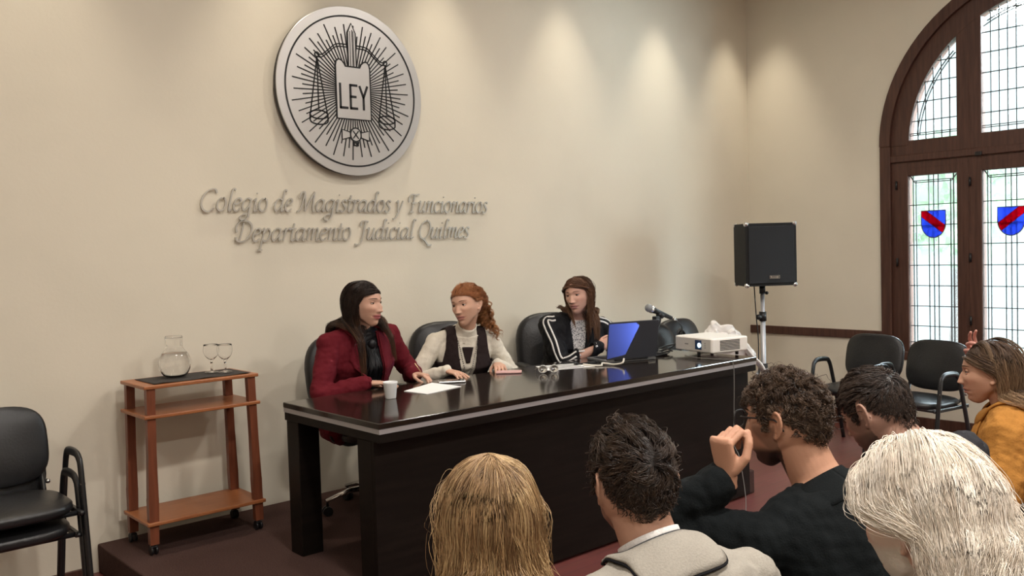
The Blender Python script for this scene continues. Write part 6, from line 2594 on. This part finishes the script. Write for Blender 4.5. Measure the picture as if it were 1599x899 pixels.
hair_obj(P, [cap_mesh(P, hl, .0025, (.014, .009, .007)), std_strands(P, G, rg, 8500, DB, DBT, 113, .00075, .60, .0032, hl, lenvar=.4)])
seat_chair(P, 'black visitor chair under the man in the grey blazer', PI - .2)

# ---- man in black sweater, hand at his mouth
P = Person('person in black sweater with glasses and beard, hand raised to mouth', (1.94, .98, .55), (1.925, 1.085, 1.048), (1.901, 1.167, 1.192), (-.10, .99, -.08), (.32, .95, 0), male=True, group=AUD, skin=(.52, .28, .185), sh_w=.198, sh_drop=.015, hup=(0, .05, 1))
w = P.set_arm(-1, (1.708, 1.206, 1.085), (-.35, .35, -.9))
P.hands.append(dict(wrist=w, d=(-.10, .10, 1.0), palm=(.85, -.30, 0), side=-1, curl=(1.05, 1.05, 1.05, 1.1), curl2=(1.15, 1.2, 1.25, 1.3), thumb=.8, spread=.04, s=1.0))
P.set_arm(1, P.sh[1] + P.T @ np.array((-.10, .25, -.36)), (.7, -.4, -.5))
P.hands.append(dict(wrist=P.arms[1][2], d=P.T @ np.array((-.6, .8, 0)), palm=(0, 0, -1), side=1))
P.build_body(voxel=.0030, beard=((.020, .014, .011), .95, -.056), brow=(.03, .018, .012))
P.garment('sweater', SWEAT, .017, t1=1.0, seed=122, wr=.0045, voxel=.006, sl_end=.90)
P.collar_band('neck_rib', SWEAT, -.030, .030, .030, .006, thick=.007, tilt=-.016, lim=(.045, .10))
P.legs(DENIM, LEATH)
GLS = mat('dark_frame', (.012, .011, .011), .3)
LENS = mat('lens', (1, 1, 1), .0, trans=1.0, ior=1.02)


def spectacles(P, m, rx=.0255, rz=.0195, dx=.0335, y=.108, z=.008, r=.0017, e=3.0):
    b = MB()
    for q in (1, -1):
        t = np.linspace(0, 2 * PI, 32, endpoint=False)
        X = np.sign(np.cos(t)) * np.abs(np.cos(t)) ** (2 / e) * rx + q * dx
        Z = np.sign(np.sin(t)) * np.abs(np.sin(t)) ** (2 / e) * rz + z
        b.tube(P.hl(np.c_[X, y - .10 * np.abs(X) * np.abs(X) * 6, Z]), r * P.hs, 8, closed=True)
    b.tube(P.hl(smooth_path([(-.009, y, z + .008), (0, y + .003, z + .011), (.009, y, z + .008)], 5)), r * P.hs, 8)
    fr_ = b.build('spectacle_frame', m, P.root, P.ro)
    for q in (1, -1):
        b = MB(); b.tube(P.hl(smooth_path([(q * (dx + rx - .001), y - .021, z + .010), (q * .070, y - .03, z + .010), (q * .0795, .02, z + .008), (q * .081, -.012, z + .004), (q * .080, -.03, -.012)], 6)), r * P.hs, 8)
        b.build('temple', m, P.root, P.ro)


spectacles(P, GLS, .0265, .0205, r=.0021)
hl = MEN(.062, -.052)
rg, ng = P.scalp(420, hl, 131)
G = grow(P, rg, ng, whorl_flow((.008, -.060, .085), (0, -.35, 0), k=.5, mess=.75, seed=8), lenf(rg, .045, .013), 12, grav=.05, keep=.82, lift=.30, off=(.002, .013), seed=132, short=True, C=P.colliders()[:3], jitter=.22, hug=.85, follow=.15)
MB_R, MB_T = [(.045, .026, .017), (.060, .036, .023), (.030, .018, .013)], [(.10, .062, .038), (.13, .085, .055), (.07, .043, .028)]
BRD, bn = P.scalp(900, lambda a: -2.0 + 0 * a, 133, lambda q: (q[:, 2] < -.055) & (q[:, 1] > .02))
hair_obj(P, [cap_mesh(P, hl, .0025, (.026, .016, .011)), std_strands(P, G, rg, 8500, MB_R, MB_T, 134, .00075, .55, .0030, hl, lenvar=.4, curl=.0028, curl_l=.022)])
seat_chair(P, 'black visitor chair under the man in the black sweater', PI - .2)

# ---- bearded man looking down
P = Person('person with short dark hair, beard and glasses looking down, behind the white haired man', (2.46, .98, .55), (2.425, 1.095, 1.045), (2.388, 1.185, 1.142), (.12, .88, -.42), (.10, .99, 0), male=True, group=AUD, skin=(.50, .30, .23), sh_w=.195, hup=(0, .42, .9))
for q in (1, -1):
    P.set_arm(q, P.sh[q] + P.T @ np.array((-.06 * q, .27, -.36)), (.7 * q, -.4, -.5))
    P.hands.append(dict(wrist=P.arms[q][2], d=P.T @ np.array((-.5 * q, .8, -.1)), palm=(0, 0, -1), side=q))
P.build_body(voxel=.0036, beard=((.05, .034, .027), .70, -.040), brow=(.02, .012, .01))
P.garment('jacket', cloth('charcoal_wool', (.03, .03, .034)), .018, t1=1.0, seed=142)
P.collar_band('shirt_collar', cloth('navy_cloth', (.02, .025, .04)), -.02, .035, .014, .010, 25, 335, .005, tilt=-.012)
P.legs(DENIM, LEATH)
spectacles(P, mat('thin_metal_frame', (.10, .06, .04), .3, metal=.7), .024, .018, r=.0011)
hl = MEN(.062, -.064)
rg, ng = P.scalp(380, hl, 151)
G = grow(P, rg, ng, whorl_flow((.008, -.066, .088), (.05, .75, 0), mess=.18, seed=12), lenf(rg, .050, .014), 12, grav=.06, keep=.85, lift=.18, off=(.001, .011), seed=152, short=True, C=P.colliders()[:3], jitter=.10, hug=.9, follow=.2)
DK2T = [(.055, .038, .030), (.078, .054, .042), (.035, .025, .02)]
hair_obj(P, [cap_mesh(P, hl, .0025, (.016, .011, .009)), std_strands(P, G, rg, 8000, DB, DK2T, 153, .00075, .55, .0018, hl, lenvar=.4)])
seat_chair(P, 'black visitor chair under the bearded man looking down', PI - .05)

# ---- white-haired man, nearest on the right
P = Person('person with thick white hair and white beard, nearest at the lower right', (1.36, .36, .54), (1.355, .475, 1.04), (1.350, .590, 1.197), (.24, .94, -.24), (.25, .96, 0), male=True, group=AUD, skin=(.66, .42, .32), sh_w=.198, hup=(0, .25, 1))
P.hs = 1.06
for q in (1, -1):
    P.set_arm(q, P.sh[q] + P.T @ np.array((-.04 * q, .27, -.36)), (.7 * q, -.4, -.5))
    P.hands.append(dict(wrist=P.arms[q][2], d=P.T @ np.array((-.5 * q, .8, -.1)), palm=(0, 0, -1), side=q))
P.build_body(voxel=.0036, beard=((.70, .65, .58), .95, -.022), brow=(.5, .46, .4), blush=.3)
P.garment('coat', cloth('black_wool', (.010, .010, .012)), .020, t1=1.0, seed=162)
P.collar_band('coat_collar', cloth('black_wool_collar', (.010, .010, .012)), -.02, .045, .026, .018, 25, 335, .007, tilt=-.012)
P.legs(GREYTR, LEATH)
hl = hairline(.078, .066, .004, -.02, -.080)
rg, ng = P.scalp(600, hl, 171)
fW = lateral_flow(.012, .60, .75)
G = grow(P, rg, ng, fW, np.where((np.abs(rg[:, 0]) > .045) & (rg[:, 1] > -.045) & (rg[:, 2] < .055), .070, np.clip(.150 + rg[:, 2] * 1.1, .08, .27)), 22, grav=.22, keep=.80, lift=.16, off=(.002, .018), seed=172, C=P.colliders(.03)[:4] + guard_face(P) + [('c', P.spine(.9), P.hl((0, -.03, -.05)), .090)], jitter=.07, hug=.6, follow=.12, sweep=1.0, sweep_y=-.040, sweep_top=.045)
WH = [(.90, .84, .74), (.94, .88, .80), (.80, .72, .62), (.92, .85, .76)]
WHT = [(.86, .78, .66), (.90, .83, .72), (.72, .62, .50), (.84, .75, .63)]
MAIN = std_strands(P, G, rg, 16000, WH, WHT, 173, .00050, .15, .0030, hl, lenvar=.3, wave=.003, wl=.09, blend=True)
rb, nb = P.scalp(120, lambda a: -2.0 + 0 * a, 174, lambda q: (q[:, 2] < -.045) & (q[:, 1] > -.005))
hair_obj(P, [cap_mesh(P, hl, .0015, (.66, .56, .46)), MAIN], material=M['hair_matt'])
seat_chair(P, 'black visitor chair under the white haired man', PI - .2)

# ---- woman in mustard coat
P = Person('person in mustard yellow coat with long ombre hair, in profile at the right edge', (3.655, 1.205, .52), (3.638, 1.288, .965), (3.601, 1.336, 1.099), (-.30, .95, -.06), (-.22, .97, 0), group=AUD, skin=(.56, .32, .22), sh_w=.180, hup=(0, .03, 1), scale=1.02)
P.hs = 1.03
for q in (1, -1):
    P.set_arm(q, P.sh[q] + P.T @ np.array((-.03 * q, .24, -.36)), (.7 * q, -.5, -.5))
    P.hands.append(dict(wrist=P.arms[q][2], d=P.T @ np.array((-.5 * q, .8, -.1)), palm=(0, 0, -1), side=q))
P.build_body(voxel=.0036, lips=(.42, .19, .15), brow=(.08, .05, .03))
wf = lambda z: np.interp(z, [-.5, -.28, -.05, .05], [-.02, -.02, .045, .075])
P.garment('coat', MUST, .034, t1=1.0, seed=182, wr=.005, wk=1.05, cut=front_open(wf, -.0), thick=.007)
P.fold_collar('coat_collar', MUST, P.bvh(), lambda a: .135, .055, 26, 334, .008, o=.022, tilt=-.018, lie=.010, bulge=.014, zback=-.06)
lapels(P, 'lapel', MUST, wf, -.02, -.26, .095, .014, .007)
P.garment('top', BLACKCL, .008, t1=.98, sleeves=(), seed=4)
P.legs(BLACKCL, LEATH)
hl = hairline(.058, .050, .004, -.02, -.075)
rg, ng = P.scalp(200, hl, 191)
G = grow(P, rg, ng, lateral_flow(.005, .50, .85), RNG.uniform(.34, .44, 200), 24, grav=.36, keep=.74, lift=.16, off=(.003, .014), seed=192, C=P.colliders(.026) + guard_face(P), hug=.7, sweep=.8, sweep_y=-.015, split=.02, split_k=.7)
Lg = ((G - P.hc) @ P.HR) / P.hs
Tg = (G - P.neck) @ P.T
ok = ~np.any((Lg[:, :, 2] < -.10) & (Tg[:, :, 1] > .055), axis=1)
G, rg = G[ok], rg[ok]
OM_R, OM_T = [(.070, .040, .024), (.10, .058, .034), (.05, .028, .018)], [(.42, .27, .15), (.50, .34, .20), (.30, .18, .10)]
hair_obj(P, [cap_mesh(P, hl, .003, (.055, .032, .02)), std_strands(P, G, rg, 8000, OM_R, OM_T, 193, .0008, .5, .0032, hl, grad=(.15, .8), lenvar=.25)])
seat_chair(P, 'black visitor chair behind the back of the mustard coat', PI + .10)

# ---- person beyond the frame, whose raised hand shows above the mustard coat woman
P = Person('person in dark sweater at the right edge, only the raised hand in view', (4.62, 1.22, .53), (4.60, 1.28, 1.00), (4.58, 1.33, 1.16), (-.35, .93, 0), (-.25, .96, 0), group=AUD, skin=(.56, .27, .22))
w = P.set_arm(-1, (4.122, 1.565, 1.075), (-.2, .3, -.9))
P.hands.append(dict(wrist=w, d=(-.55, .30, .62), palm=(-.55, -.62, .2), side=-1, curl=(.55, .5, .25, .2), curl2=(.7, .6, .3, .3), thumb=.2, spread=.22, s=1.0))
P.set_arm(1, P.sh[1] + P.T @ np.array((-.10, .25, -.36)), (.7, -.4, -.5))
P.hands.append(dict(wrist=P.arms[1][2], d=P.T @ np.array((-.6, .8, 0)), palm=(0, 0, -1), side=1))
P.build_body(voxel=.0036)
P.garment('sweater', cloth('charcoal_knit', (.03, .03, .034)), .015, t1=1.0, seed=202, sl_end=.93)
P.legs(DENIM, LEATH)
hl = hairline(.062, .055, -.015, -.012, -.062)
rg, ng = P.scalp(200, hl, 211)
G = grow(P, rg, ng, whorl_flow(), .04, 10, grav=.10, keep=.85, lift=.15, off=(.001, .010), seed=212, C=P.colliders()[:3], hug=.9, short=True)
hair_obj(P, [cap_mesh(P, hl, .0025, (.02, .012, .009)), std_strands(P, G, rg, 2000, DB, DK2T, 213, .0011, .5, .002, hl)])
seat_chair(P, 'black visitor chair at the right edge, under the person raising a hand', PI + .2)
